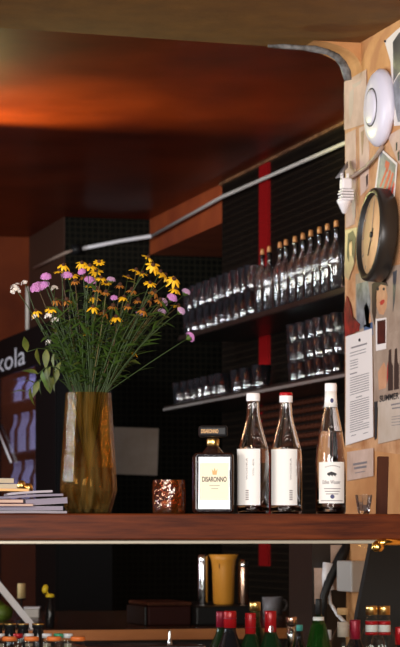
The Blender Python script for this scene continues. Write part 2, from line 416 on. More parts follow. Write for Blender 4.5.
# ================================================================== BAR LEDGE, GLASS FRONT, COUNTERS
YL = 6.10                                  # ledge front
ZL = PYp(200, 513.6, YL).z; ZLB = PYp(200, 540, YL).z
bl = MB().box((-1.6, YL, ZLB), (XW - .004, YL + .42, ZL)).build('bar_ledge', M['mahogany'], bevel=.004)
tag(bl, 'long polished red-brown wooden bar ledge carrying the vase and bottles', 'bar ledge')
gf = thing('glass_front', 'clear glass screen below the wooden ledge in a cream metal channel', 'glass screen', (0, 0, 0))
MB().box((-1.6, YL + .05, .62), (2.30, YL + .056, ZLB - .001)).build('glass_pane', M['pane'], gf)
MB().box((-1.6, YL + .006, ZLB - .0095), (2.30, YL + .07, ZLB - .001)).build('top_channel', M['creamstrip'], gf, bevel=.002)
bf = MB().box((-1.6, YL + .03, 0), (2.40, YL + .10, .62)); tag(bf.build('bar_counter', M['mahogany']), 'wooden bar counter base below the glass screen', 'bar counter')
# dark end board under the ledge at the right wall
e = [PYp(372, 541.5, YL + 1.0), PYp(430, 541.5, YL + 1.0), PYp(430, 700, YL + 1.0), PYp(346, 700, YL + 1.0), PYp(358, 612, YL + 1.0)]
for p in e: p.x = min(p.x, XW - .01)
eb = MB().prism(e, (0, .03, 0)).build('end_board', M['blackmatt'], center=True)
tag(eb, 'dark slanted board closing the bar under the right end of the ledge', 'board')
# lower bottle shelf behind the glass
zs = .74
rs = MB().box((-.6, YL + .30, zs - .03), (2.3, YL + 1.05, zs)).build('bottle_shelf', M['steel'], bevel=.004)
tag(rs, 'low steel shelf behind the glass screen holding spirit bottles', 'shelf')
# worktop behind
YT = 8.70; ZT = PYp(130, 629.5, YT).z
wt = thing('worktop', 'brown wooden worktop with orange-brown front edge behind the glass screen', 'worktop', (0, 0, 0))
MB().box((-1.5, YT + .015, ZT - .04), (XB - .01, 10.75, ZT)).build('top', M['worktop'], wt)
MB().box((-1.5, YT, ZT - .036), (XB - .01, YT + .014, ZT - .0005)).build('front_edge', M['workedge'], wt)
MB().box((-1.5, YT + .06, 0), (XB - .01, 10.7, ZT - .041)).build('cabinet_body', M['blackmatt'], wt)

# ================================================================== WALL SHELVES AND GLASSWARE
XS = 2.79
def wall_shelf(px0, py_front, label, bright):
    z = PXp(345, py_front, XS).z
    y1 = XS / dX(px0) * dY(px0)
    t = thing('wall_shelf', label, 'shelf', (XB, (YW + y1) / 2, z), 0, 'glass shelves on the black wall')
    o = t.location
    MB().box((XS + .006 - o.x, YW + .35 - o.y, -.022), (-.001, y1 - o.y, 0)).build('board', M['darkshelf'], t)
    MB().box((XS - o.x, YW + .35 - o.y, -.020), (XS + .005 - o.x, y1 - o.y, -.009)).build('edge_strip', M['shelfedge'] if bright else M['darkshelf'], t)
    return z
zu = wall_shelf(178, 286, 'upper dark wall shelf crowded with tall clear bottles and glasses', False)
zl = wall_shelf(163, 371, 'lower wall shelf with a shiny front edge holding stacked tumblers', True)

def ordinal(n):
    return ['', 'first', 'second', 'third', 'fourth', 'fifth', 'sixth', 'seventh', 'eighth', 'ninth', 'tenth', 'eleventh', 'twelfth', 'thirteenth', 'fourteenth'][n]
def tumbler_mesh(r0, r1, h, n=18, name='tumbler'):
    return MB().lathe([(0, 0), (r0 * .95, 0), (r0, .004), (r1, h), (r1 - .0025, h), (r0 - .004, .012), (0, .010)], n).mesh(name, M['shelfglass'])
flask = MB().lathe([(0, 0), (.029, 0), (.032, .004), (.032, .135), (.027, .158), (.016, .180), (.0095, .195), (.0085, .228), (.0105, .230), (.0105, .242), (.007, .242), (.006, .195), (.025, .155), (.029, .135), (.029, .01), (0, .008)], 20).mesh('carafe_bottle', M['shelfglass'])
tall = tumbler_mesh(.026, .032, .17, name='highball_glass'); tum = tumbler_mesh(.030, .037, .105); small = tumbler_mesh(.030, .036, .074)
short = tumbler_mesh(.034, .040, .098)
def glass_on(me, name, x, X, z, label, cat, group, jit=.004):
    p = PXp(x, 300, X)
    o = place(name, me, None, (X + random.uniform(-jit, jit), p.y, z)); return tag(o, label, cat, group)
M['topper'] = mat('amber_topper', (.50, .22, .075), .3)  # amber-toned piece ending each slim bottle neck
topper_me = MB().lathe([(0, .205), (.0055, .205), (.0065, .24), (.0095, .2425), (.0080, .262), (.006, .266), (0, .266)], 14).mesh('topper', M['topper'])
def carafe(x, label, cat, group):
    p = PXp(x, 300, 2.845)
    t = thing('carafe_bottle', label, cat, (2.845 + random.uniform(-.003, .003), p.y, zu), 0, group)
    place('glass_body', flask, t); place('topper', topper_me, t)
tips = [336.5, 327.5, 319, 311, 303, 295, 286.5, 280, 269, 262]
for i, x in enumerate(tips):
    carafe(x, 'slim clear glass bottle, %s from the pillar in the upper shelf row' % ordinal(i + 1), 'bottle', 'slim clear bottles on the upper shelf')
for i, x in enumerate([342, 333, 324, 315, 306, 297, 288, 279, 270]):
    glass_on(tall, 'highball_glass', x, 2.975, zu, 'highball glass behind the slim bottles, %s from the pillar on the upper shelf' % ordinal(i + 1), 'glass', 'highball glasses behind the slim bottles')
cols = [253, 246, 239, 232, 225, 218, 211, 204, 197, 190]
for i, x in enumerate(cols):
    for k in range(2):
        glass_on(tum, 'tumbler', x, 2.845, zu + k * .1065, '%s tumbler of its pair, %s stack beyond the slim bottles on the upper shelf' % (('lower', 'upper')[k], ordinal(i + 1)), 'glass', 'paired tumblers at the far end of the upper shelf')
for i, x in enumerate([257, 247, 237, 227]):
    glass_on(tall, 'highball_glass', x, 2.98, zu, 'highball glass behind the paired tumblers, %s from their near end' % ordinal(i + 1), 'glass', 'highball glasses behind the paired tumblers')
for row, X in (('front', 2.845), ('back', 2.965)):
    for i, x in enumerate([340, 331, 322, 313, 304, 296] if row == 'front' else [344, 335, 326, 317, 308, 300]):
        for k in range(3):
            glass_on(small, 'tumbler', x, X, zl + k * .0755, '%s tumbler of %s %s-row stack from the pillar on the lower shelf' % (('bottom', 'middle', 'top')[k], ordinal(i + 1), row), 'glass', 'stacked tumblers on the lower shelf')
lows = [262, 248, 239, 224, 217, 210, 203, 196, 189, 182]
for i, x in enumerate(lows):
    glass_on(short, 'whisky_tumbler', x, 2.84, zl, 'short clear tumbler standing single, %s beyond the stacks on the lower shelf' % ordinal(i + 1), 'glass', 'single short tumblers on the lower shelf')
for i, x in enumerate([229, 222, 215, 208]):
    glass_on(short, 'whisky_tumbler', x, 2.95, zl, 'short clear tumbler in the rear row, %s towards the far end of the lower shelf' % ordinal(i + 1), 'glass', 'rear row of short tumblers on the lower shelf')

# brown slatted rack on the wall below the lower shelf
t0 = PXp(331, 400, XB - .05)
rk = thing('slatted_rack', 'brown rack of thin horizontal slats hanging below the lower shelf', 'rack', (XB - .04, PXp(300, 420, XB).y, PXp(300, 450, XB).z))
o = rk.location; ya = PXp(336, 400, XB).y - o.y; yb = PXp(268, 400, XB).y - o.y
for k in range(8):
    z = .018 + k * .034
    ns = 49; pts = [(-.004, ya + (yb - ya) * q / (ns - 1), z) for q in range(ns)]
    MB().tube(pts, [.007 + .007 * abs(math.sin(q * PI / 3)) for q in range(ns)], 8).build('slat', M['slat'], rk)
MB().box((.015, ya, 0), (.039, yb, .29)).build('back_panel', M['darkshelf'], rk)

# grey sheet of paper on the tiles
pts = [PYp(113.5, 427, YF - .002), PYp(158.5, 428.5, YF - .002), PYp(157, 475.5, YF - .002), PYp(114, 474, YF - .002)]
tag(MB().prism(pts, (0, -.004, 0)).build('paper_sheet', M['greypaper'], center=True), 'blank greyish paper sheet on the black tiles behind the vase', 'paper')

# ================================================================== FRIDGE WITH LETTERS
xf = 2.30; yn = xf / dX(58) * dY(58)
zt = PXp(20, 333, xf).z; dp = .25; yl = yn + 1.5
fr = thing('drinks_fridge', 'black glass-fronted drinks fridge with pale kola lettering on its header', 'fridge', (xf, yn, 0))
hz = PXp(20, 371, xf).z
mb = MB(); mb.box((.0, 0, 0), (dp, .02, zt)); mb.box((0, yl - yn - .02, 0), (dp, yl - yn, zt)); mb.box((dp - .02, .02, 0), (dp, yl - yn - .02, zt))
mb.box((.0, .02, zt - .02), (dp - .02, yl - yn - .02, zt)); mb.box((0, .02, 0), (dp - .02, yl - yn - .02, .1))
mb.build('body', M['fridge'], fr)
MB().box((-.006, 0, hz), (.02, yl - yn, zt)).build('header_panel', M['fridge'], fr)
yb = PXp(38, 400, xf).y - yn
dj = MB().box((-.012, .0, .1), (-.002, yb, hz - .004)); dj.box((-.012, yl - yn - .05, .1), (-.002, yl - yn, hz - .004)); dj.box((-.012, yb, .1), (-.002, yl - yn - .05, .16))
door = dj.build('door', M['fridge'], fr)
MB().box((-.008, yb, .16), (-.005, yl - yn - .05, hz - .004)).build('glass', M['fridgepane'], door)
lt = MB()
for s_ in [('kola', -1.5, 27, 350, 369)]:
    A = PXp(s_[1], 360, xf).y - yn; B = PXp(s_[2], 360, xf).y - yn; z0 = PXp(12, s_[4], xf).z; z1 = PXp(12, s_[3], xf).z
    put_text(lt, s_[0], lambda u, v: (-.0085, A + (B - A) * u, z0 + (z1 - z0) * v))
lt.build('lettering', M['sign'], fr)
MB().box((.024, yb + .05, hz + .05), (.05, yl - yn - .05, hz + .065)).build('light_tube', M['fridgelamp'], fr)
MB().box((.012, yb - .045, .2), (.03, yb - .03, hz - .01)).build('light_tube', M['fridgelamp'], fr)
za = PXp(20, 401, xf + .02).z; zb2 = PXp(20, 452, xf + .02).z; zc2 = PXp(20, 500, xf).z
for z in (za, zb2, zc2):
    MB().box((.008, .02, z - .006), (dp - .02, yl - yn - .02, z)).build('shelf', M['steel'], fr)
MB().tube([(-.02, PXp(0, 425, xf).y - yn, PXp(0, 425, xf).z), (-.02, PXp(15, 462, xf).y - yn, PXp(15, 462, xf).z)], .005, 8).build('door_rod', M['white'], fr)
fbm = MB().lathe([(0, 0), (.03, 0), (.031, .01), (.031, .10), (.013, .14), (.012, .17), (.014, .17), (.014, .178), (0, .178)], 14)
fb = [fbm.mesh('soda_bottle', M['fridgebottle']), fbm.mesh('soda_bottle', M['fridgebottle2'])]
n_ = 0
for nm, z, hs in (('top', za, .70), ('second', zb2, 1.1), ('third', zc2, 1.1)):
    for j in range(9):
        y = yn + yb + .05 + j * .105
        o = place('soda_bottle', fb[(j * 7 + n_) % 3 == 2], None, (xf + .06, y, z), None, (1, 1, hs))
        tag(o, '%s soda bottle, %s from the near end of the fridge %s shelf' % ('dark' if (j * 7 + n_) % 3 == 2 else 'pale bluish', ordinal(j + 1), nm), 'bottle', 'soda bottles in the fridge'); 
    n_ += 1
# thin white upright behind the flowers
tag(MB().tube([PXp(27.5, 332, xf + .1), PXp(27.5, 287, xf + .1)], .010, 8).build('upright_tube', M['offwhite'], center=True), 'thin pale upright tube standing on the fridge at far left', 'tube')

# ================================================================== RIGHT WALL: PICTURES, CLOCK, CABLE
def wp(px, py, off=0.0): return PXp(px, py, XW - off)
def wall_flat(name, label, cat, pts, m, off=.0006, th=.0015, group=None):
    """paper or card on the right wall; pts in picture order"""
    o = MB().prism([wp(x, y, off) for x, y in pts], (-th, 0, 0)).build(name, m, center=True)
    tag(o, label, cat, group); o['_off'] = off + th
    return o
def wall_part(par, name, pts, m, lab=None, th=.0006):
    off = par['_off']
    c = par.location
    o = MB().prism([wp(x, y, off) - c for x, y in pts], (-th, 0, 0)).build(name, m, par)
    if lab: o['label'] = lab
    return o
def wall_lines(par, rows, m, name='lettering'):
    off = par['_off'] + .0003; c = par.location; mb = MB()
    for (x0, y0, x1, y1, h) in rows:
        P = [wp(x0, y0 - h / 2, off) - c, wp(x1, y1 - h / 2, off) - c, wp(x1, y1 + h / 2, off) - c, wp(x0, y0 + h / 2, off) - c]
        mb.add(P, [(0, 1, 2, 3)])
    return mb.build(name, m, par)
def wall_word(par, txt, x0, y0, x1, y1, h, m):
    off = par['_off'] + .0003; c = par.location; mb = MB()
    def fn(u, v):
        return wp(x0 + (x1 - x0) * u, (y0 + (y1 - y0) * u) + h / 2 - h * v, off) - c
    put_text(mb, txt, fn, .02); return mb.build('lettering', m, par)
def oval(cx, cy, rx, ry, n=18, tilt=0):
    return [(cx + rx * math.cos(a) * math.cos(tilt) - ry * math.sin(a) * math.sin(tilt), cy + rx * math.cos(a) * math.sin(tilt) + ry * math.sin(a) * math.cos(tilt)) for a in [2 * PI * i / n for i in range(n)]]

ol = wall_flat('wall_paper_strip', 'torn weathered paper covering the wall between the top sheet and the clock', 'wallpaper', [(345.3, 128), (362, 122), (384, 145), (405, 130), (405, 455), (345.3, 447)], M['oldwall'], .0002, .0006)
wall_lines(ol, [(357.5, 140, 358, 230, 90)], M['cable'], 'seam')
oa = wall_flat('old_paper', 'long pale vertical paper strip at the wall edge behind the white connector', 'paper', [(345.8, 134), (356, 129), (356.5, 200), (355, 224), (346, 228)], M['pinkpaper'], .0010)
wall_part(oa, 'stain', [(353, 196), (355.5, 192), (355.5, 216), (353.5, 222), (352, 208)], M['greypaper'])
ob = wall_flat('old_paper', 'narrow yellowed paper strip between the connector and the postcard', 'paper', [(359.5, 128), (368, 124), (369.5, 150), (368.5, 188), (361, 196), (360, 160)], M['pinkpaper'], .0011)
wall_part(ob, 'stain', [(361, 132), (364, 130), (363, 150), (362, 156)], M['photobrown'])
wall_part(ob, 'stain', [(366, 176), (368, 174), (368, 184), (366.5, 187)], M['hairdark'])
oc = wall_flat('old_paper', 'pale sheet with dark marks at the right edge above the clock', 'paper', [(388, 136), (412, 122), (412, 176), (398, 162)], M['pinkpaper'], .0012)
wall_part(oc, 'mark', [(396, 143), (397.4, 142), (397.2, 150), (396, 151)], M['ink'])
wall_part(oc, 'mark', [(397.5, 153), (399.6, 150), (399.6, 160), (398.3, 161)], M['ink'])
# stained sheet at the top
o1 = wall_flat('stained_sheet', 'pinkish torn sheet with grey stains at the top of the wall', 'paper', [(344.6, 82), (366.5, 69.5), (367, 105), (365, 124), (352, 128), (344.6, 130)], M['pinkpaper'], .002)
wall_part(o1, 'stain', [(350, 92), (354, 88), (353, 110), (350, 122), (349, 108)], M['greypaper'])
wall_part(o1, 'stain', [(352, 85), (362, 80), (360, 84), (354, 88)], M['greypaper'])
# poster top right
o2 = wall_flat('photo_poster', 'white-bordered dark photograph curling off the top right of the wall', 'photograph', [(385, 41.5), (396, 31), (412, 18), (412, 124), (394.5, 126), (392.5, 92), (391, 62)], M['paper'], .002)
wall_part(o2, 'picture', [(393, 42), (399, 33), (412, 24), (412, 60), (398, 74), (393.5, 82)], M['photonavy'])
wall_part(o2, 'picture', [(393.5, 84), (398, 76), (412, 62), (412, 120), (398, 122), (395, 106)], M['photogrey'])
MB().lathe([(0, 0), (.004, 0), (.003, .004), (0, .005)], 10, Matrix.Translation(wp(385.6, 41.2, .0042) - o2.location) @ Matrix.Rotation(-PI / 2, 4, 'Y')).build('pin', M['ink'], o2)
# card with red figure
o3 = wall_flat('postcard', 'white-edged postcard with red and grey print between the dome and the clock', 'postcard', [(380.5, 147.5), (397.5, 163), (394.5, 200), (374.5, 194)], M['paper'], .003)
wall_part(o3, 'picture', [(381, 151), (395.8, 165), (393.2, 198), (376.3, 191)], M['photogrey'])
mbx = [[(380, 186), (381, 187.5), (388, 170), (386.5, 168)], [(383, 190), (385, 192), (391.5, 172), (390, 169)], [(387, 193), (389, 194), (394, 174), (392.5, 172)], [(390.5, 195), (392.5, 196), (394.8, 184), (393.8, 181)], [(386, 160), (390, 163), (388, 172), (385, 166)]]
for pts in mbx:
    q = wall_part(o3, 'picture_patch', pts, mat('printed_orange_red', (.55, .07, .04), .5), None, .0010)
# tan portrait by the edge
o4 = wall_flat('portrait_print', 'small brown portrait print curling beside the clock at the wall edge', 'picture', [(345.6, 230), (357.5, 227), (355, 262), (349, 280), (344.8, 276)], M['photobrown'], .003)
wall_part(o4, 'hair', [(348, 234), (353, 230.5), (356, 238), (354.5, 262), (352, 254), (352, 240), (349.5, 244), (349, 262), (347, 256)], M['hairdark'])
wall_part(o4, 'face', oval(350.8, 248, 1.7, 8), M['skin'])
# grey collage poster
o5 = wall_flat('collage_poster', 'faded grey-brown collage poster with a large face below the clock', 'poster', [(356, 274), (412, 262), (412, 398), (374.5, 408), (373.5, 336), (356, 334)], M['collage'], .0016)
wall_part(o5, 'patch', [(356.5, 284), (368, 281), (370.5, 300), (369, 325), (357, 331)], M['photogrey'])
wall_part(o5, 'patch', [(364, 308), (366.5, 302), (369, 308), (371, 320), (370.5, 328), (366.5, 327)], M['skin'])
wall_part(o5, 'patch', [(364, 325), (372.5, 322), (373.4, 335), (364, 332)], M['denim'])
wall_part(o5, 'patch', [(372, 284), (377, 281), (376.5, 312), (374.8, 326), (372, 312)], M['hairdark'])
wall_part(o5, 'face', [(376, 286), (380, 283), (385.5, 285), (387.5, 296), (386.5, 308), (383.5, 315), (379.5, 314), (376.5, 306), (375.4, 296)], M['skin'])
wall_part(o5, 'hair', [(374.5, 282), (386, 279), (388, 286), (381, 284.5), (376.5, 290), (375.5, 300), (374, 296)], M['hairdark'], None, .0009)
wall_part(o5, 'eye', oval(378, 289, 1.3, 1.6), M['ink'], None, .0010)
wall_part(o5, 'eye', oval(384, 289, 1.1, 1.5), M['ink'], None, .0010)
wall_part(o5, 'lips', [(380, 302), (382, 300), (384.5, 299.5), (384.8, 302), (382.5, 305), (380.5, 305)], M['lips'], None, .0010)
wall_part(o5, 'patch', [(393, 272), (397, 270), (395, 300), (393, 312)], M['photonavy'])
wall_part(o5, 'patch', [(378, 372), (384, 362), (388, 372), (386, 388), (379, 390)], M['skin'])
# red paper leaf at the edge
o6 = wall_flat('red_paper_leaf', 'dark red crumpled paper at the wall edge above the printed notice', 'paper', [(345, 309), (347.5, 296), (351, 305), (353, 317), (356, 320), (360, 324), (359, 331), (352, 334), (346, 337)], M['redleaf'], .004, .003)
# polaroid
o7 = wall_flat('instant_photo', 'small white-framed instant photo pinned below the large face', 'photograph', [(376, 319), (386.5, 317.5), (386.3, 349), (376.4, 351)], M['paper'], .004)
wall_part(o7, 'picture', [(377.3, 321), (385.6, 319.6), (385.5, 343), (377.5, 344.5)], M['photodark'])
# bottles poster
o8 = wall_flat('bottle_print', 'brown print of dark bottles on the right edge of the wall', 'picture', [(387, 334), (412, 326), (412, 392), (387, 395)], M['collage'], .0030)
for k, x in enumerate((389, 395, 401, 407)):
    wall_part(o8, 'picture', [(x, 350 - k), (x + 2.2, 349 - k), (x + 2.6, 362 - k), (x + 4, 366 - k), (x + 4, 390 - k), (x - .8, 391 - k), (x - .8, 367 - k)], M['hairdark'])
wall_part(o8, 'picture', [(387.5, 366), (390, 352), (389, 372), (386.8, 384)], M['lips'], None, .0004)
# white sheet with bold heading
o9 = wall_flat('event_sheet', 'pale grey sheet with bold black heading at the lower right of the wall', 'sheet', [(378.5, 402), (412, 390), (412, 436), (378.5, 444)], M['greypaper'], .0045)
wall_word(o9, 'SUMMER ATE', 379.5, 399, 409, 393.5, 6.5, M['ink'])
wall_lines(o9, [(391, 405, 400, 403.2, 1.6), (392, 408.5, 406, 406.5, 1.4), (391.5, 417, 402, 415.5, .7), (391.5, 419.5, 404, 418, .7), (391.5, 422.5, 405, 421, .7), (391.5, 425.5, 403, 424, .7)], M['greyink'])
o10 = wall_flat('black_strip', 'narrow black strip beside the pale sheet on the wall', 'strip', [(374.6, 402), (378, 401), (376.9, 438), (375, 440)], M['ink'], .002)
# printed notice
o11 = wall_flat('printed_notice', 'long pinkish-white printed notice pinned beside the tall bottle', 'notice', [(346.2, 336.5), (372, 328.5), (373.4, 437), (346, 445.5)], M['paper'], .006)
rows = []
def nl(t, x0=349.5, x1=369.5, h=.75):
    y = 336.5 + t; rows.append((x0, y - (x0 - 346) * .29, x1, y - (x1 - 346) * .29, h))
nl(13, 351, 367, 1.6)
for t in (18, 21): nl(t, 350, 366)
for t in (26, 28.5, 31, 34): nl(t, 350, 358)
nl(39, 350, 357, 1.2)
for t in [43 + 2.4 * i for i in range(8)]: nl(t, 350, 369)
nl(64, 356, 362, 1.0)
for t in [67 + 2.3 * i for i in range(14)]: nl(t, 350, 369 if (t * 7) % 3 else 363)
nl(101, 351, 356); nl(102, 363, 368)
wall_lines(o11, rows, M['greyink'])
MB().lathe([(0, 0), (.005, 0), (.004, .004), (0, .005)], 10, Matrix.Translation(wp(360, 340, .0080) - o11.location) @ Matrix.Rotation(-PI / 2, 4, 'Y')).build('pin', M['ink'], o11)
# small card under it
o12 = wall_flat('small_card', 'small pinkish card with two bold lines below the printed notice', 'card', [(347.5, 452), (373.5, 448), (373.5, 476), (347.5, 481)], M['pinkpaper'], .004)
wall_lines(o12, [(353, 464.6, 367, 462.2, 2.2), (354, 468.4, 366.5, 466.4, 2.2), (355, 473, 365, 471.2, .9)], M['greyink'])

# white dome on the wall
c = wp(383.8, 108)
R0 = .114
dm = thing('wall_dome', 'round white plastic dome with a dark ring seam at the top of the wall', 'smoke alarm', c)
RM = Matrix.Rotation(-PI / 2, 4, 'Y')
MB().lathe([(0, 0), (R0 * .93, 0), (R0, .008), (R0, .018), (R0 * .9, .030), (R0 * .66, .038), (R0 * .5, .040), (0, .040)], 48, RM).build('cover', M['lavwhite'], dm)
MB().lathe([(0, .039), (R0 * .46, .039), (R0 * .45, .043), (R0 * .38, .046), (R0 * .2, .048), (0, .049)], 40, RM).build('center_cap', M['lavwhite'], dm)
MB().lathe([(R0 * .465, .0395), (R0 * .50, .0395), (R0 * .50, .0412), (R0 * .465, .0412), (R0 * .465, .0395)], 40, RM).build('ring_seam', M['black'], dm)
# cable from the dome to the wall edge
cb = MB().tube([wp(382, 147, .012), wp(376, 156, .012), wp(366, 167, .014), wp(355, 175, .016), wp(346, 180, .018), wp(344.9, 182, .02), wp(344.8, 184, .02)], .006, 8).build('cable', M['cable'], center=True)
tag(cb, 'grey cable sagging from the white dome to the wall edge', 'cable')
# bent grey tape tab at the edge
tb = MB().prism([wp(347, 162, .01), wp(345, 165, .03), wp(340, 171, .05), wp(335, 178.5, .06), wp(341, 177.5, .05), wp(344, 172, .03), wp(347, 169, .012)], (0, -.012, .004)).build('tape_flap', M['greyceramic'], center=True)
tag(tb, 'bent grey tape flap sticking out from the wall edge', 'tape')
# white plug-like connector hanging at the edge
c = PXp(348, 214, XW - .03)
pl = thing('cable_connector', 'white ribbed plastic connector hanging at the wall edge below the cable', 'connector', c)
s = 8.06 / F
MB().box((-.022, -.015, 24 * s), (.010, .02, 35 * s)).build('housing', M['white'], pl, bevel=.006)
rb = MB()
for k in range(4): rb.box((-.027 + .003 * (k % 2), -.018, (13.5 + 2.8 * k) * s), (.014, .024, (15.4 + 2.8 * k) * s))
rb.build('ribs', M['white'], pl, bevel=.002)
MB().box((-.020, -.013, 11 * s), (.008, .018, 25 * s)).build('core', M['greyceramic'], pl)
MB().lathe([(0, 0), (.006, .002), (.020, 10 * s), (.024, 13 * s), (0, 13 * s)], 12, Matrix.Translation((-.012, 0, 0))).build('tip', M['white'], pl)
for dx in (-.022, -.004): MB().box((dx, 0, 35 * s), (dx + .007, .008, 40 * s)).build('prong', M['white'], pl)

# wall clock
c = wp(386, 236)
ck = thing('wall_clock', 'round black-cased wall clock with cream face on the crowded right wall', 'clock', c, math.radians(-3))
R1 = .138
MB().lathe([(0, .002), (R1 * .97, .002), (R1, .006), (R1, .046), (R1 * .985, .052), (R1 * .93, .056), (R1 * .87, .054), (R1 * .85, .040), (0, .040)], 56, RM).build('case', M['clockcase'], ck)
MB().lathe([(0, .0405), (R1 * .86, .0405), (R1 * .86, .042), (0, .042)], 56, RM).build('dial', M['clockface'], ck)
def hand(ang, L, wd):
    # on the dial seen from the room: y runs to the viewer's left
    d = Vector((0, -math.sin(ang), math.cos(ang))); n = Vector((0, d.z, -d.y)); o = Vector((-.0435, 0, 0))
    return MB().prism([o - d * .02 + n * wd, o + d * L + n * wd * .5, o + d * L - n * wd * .5, o - d * .02 - n * wd], (-.0015, 0, 0))
ck.rotation_euler = (0, math.radians(4), math.radians(-3))
hand(math.radians(205), .065, .004).build('hour_hand', M['ink'], ck)
hand(math.radians(2), .10, .0025).build('minute_hand', M['cable'], ck)
MB().lathe([(0, .042), (.009, .042), (.009, .048), (0, .048)], 14, RM).build('hub', M['ink'], ck)
mk = MB()
for k in range(12):
    a = k * PI / 6; d = Vector((0, -math.sin(a), math.cos(a))); n = Vector((0, d.z, -d.y)); o = Vector((-.0422, 0, 0))
    w_ = .0035; mk.add([o + d * .100 + n * w_, o + d * .113 + n * w_, o + d * .113 - n * w_, o + d * .100 - n * w_], [(0, 1, 2, 3)])
mk.build('hour_marks', M['cable'], ck)

# ================================================================== UNDER THE LEDGE AT THE RIGHT: LOW PIER WITH PAPERS, WHITE BOX
YP = YW - .01
pz = PYp(330, 540, YP).z
xp = PYp(312, 560, YP).x
struct(MB().box((xp, YP, 0), (XW + .2, YP + .25, pz + .03)), 'trim_4', M['darkshelf'])
def pier_paper(pts, label, m):
    tag(MB().prism([PYp(x, y, YP - .001) for x, y in pts], (0, -.002, 0)).build('paper_note', m, center=True), label, 'paper')
pier_paper([(330.5, 545), (347, 545), (347, 590), (331, 590)], 'taller pinkish paper under the ledge, behind the black cable', M['pinkpaper'])
pier_paper([(314, 568), (328.5, 568), (328.5, 604), (314.5, 604)], 'smaller pinkish paper under the ledge, left of the black cable', M['pinkpaper'])
wb = thing('wall_box', 'white box with a receiver and hanging cord on the wall under the ledge', 'wall phone', wp(358, 590))
o = wb.location
def wbx(x0, y0, x1, y1, t):
    A = wp(x0, y1) - o; B = wp(x1, y0) - o
    return MB().box((-t, min(A.y, B.y), A.z), (-.001, max(A.y, B.y), B.z))
wbx(352, 561, 367, 591, .05).build('body', M['greyplastic'], wb, bevel=.005)
MB().tube([Vector((-.062, (wp(348, 560) - o).y, (wp(348, 563) - o).z)), Vector((-.07, (wp(348, 560) - o).y, (wp(348, 576) - o).z)), Vector((-.062, (wp(348, 560) - o).y, (wp(348, 590) - o).z))], [.019, .014, .020], 10).build('receiver', M['white'], wb)
MB().tube([Vector((-.06, (wp(347.5, 560) - o).y, (wp(348, 590) - o).z)), Vector((-.06, (wp(349, 560) - o).y, (wp(348, 603) - o).z)), Vector((-.05, (wp(353, 560) - o).y, (wp(348, 614) - o).z)), Vector((-.03, (wp(359, 560) - o).y, (wp(348, 626) - o).z))], .006, 8).build('cord', M['white'], wb)
tag(MB().tube([PYp(349, 541, YP - .03), PYp(342, 556, YP - .03), PYp(331, 576, YP - .03), PYp(324, 596, YP - .03), PYp(321, 640, YP - .03)], [.012, .018, .016, .013, .012], 8).build('black_hose', M['black'], center=True), 'thick black hose hanging across the pinkish papers under the ledge', 'hose')
# brass catch on the glass screen
bc = thing('brass_catch', 'shiny brass catch on the glass screen under the right ledge end', 'catch', PYp(386, 551, YL + .0))
MB().lathe([(0, 0), (.011, .001), (.017, .010), (.014, .020), (.006, .027), (0, .028)], 14, Matrix.Translation((-.022, 0, -.002))).build('knob', M['brass'], bc)
MB().tube([(-.022, 0, .018), (.0, 0, .023), (.05, 0, .021)], [.011, .009, .007], 8).build('arm', M['brass'], bc)

# ================================================================== THINGS ON THE LEDGE
YI = 6.30
def onl(px, Y=YI):
    p = PYp(px, 514, Y); return Vector((p.x, p.y, ZL))
RZ = -TH
def wrap(r, a, z): return Vector((r * math.sin(a), -r * math.cos(a), z))
def sheet_on(mb, r, a0, a1, z0, z1, n=14):
    vs = []; 
    for i in range(n + 1):
        a = a0 + (a1 - a0) * i / n; vs += [wrap(r, a, z0), wrap(r, a, z1)]
    return mb.add(vs, [(2 * i, 2 * i + 2, 2 * i + 3, 2 * i + 1) for i in range(n)], True)
def inner(prof, t):
    """inside profile (air or liquid) from an outer one"""
    return [(max(r - t, .001), z) for r, z in prof]
def spirit_bottle(px, label, prof, level, capparts, lab, Y=YI, rz=0.0, glass='bottleglass'):
    t = thing('spirit_bottle', label, 'bottle', onl(px, Y), RZ + rz)
    t_ = .0028
    out = [(0, 0)] + prof
    ins = [(max(r - t_, .004), z) for r, z in prof if z > .003]
    ins = [(ins[0][0], .007)] + [p for p in ins if p[1] > .009]
    loop = out + [(ins[-1][0], prof[-1][1])] + ins[::-1] + [(0, .007)]
    MB().lathe(loop, 40).build('glass_body', M[glass], t)
    liq = [(0, .0074)] + [(r - .0004, max(z, .0074)) for r, z in ins if z < level]
    rl = liq[-1][0]; liq += [(rl, level), (0, level)]
    MB().lathe(liq, 40).build('liquid', M['spirit'], t)
    capparts(t)
    for f in lab: f(t)
    return t
def cap_fn(r, z0, z1, m, top=None):
    def fn(t):
        n = 32
        MB().lathe([(r * .96, z0), (r, z0 + .002), (r, z1 - .003), (r * .92, z1), (0, z1)], n).build('cap', m, t)
        if top: MB().lathe([(0, z1 + .0003), (r * .93, z1 + .0003), (r * 1.01, z1 - .003), (r * 1.01, z1 - .008), (r * 1.0, z1 - .008)], n).build('cap_top', top, t)['label'] = 'red cap top'
    return fn
k = YI / dY(253) / F            # metres per pixel there
hz_ = lambda y: (514 - y) * k
w_prof = [(.034, 0), (.039, .003), (.0405, .009), (.0405, hz_(456)), (.039, hz_(450)), (.030, hz_(437)), (.021, hz_(424)), (.0165, hz_(415)), (.0145, hz_(403)), (.0145, hz_(399))]
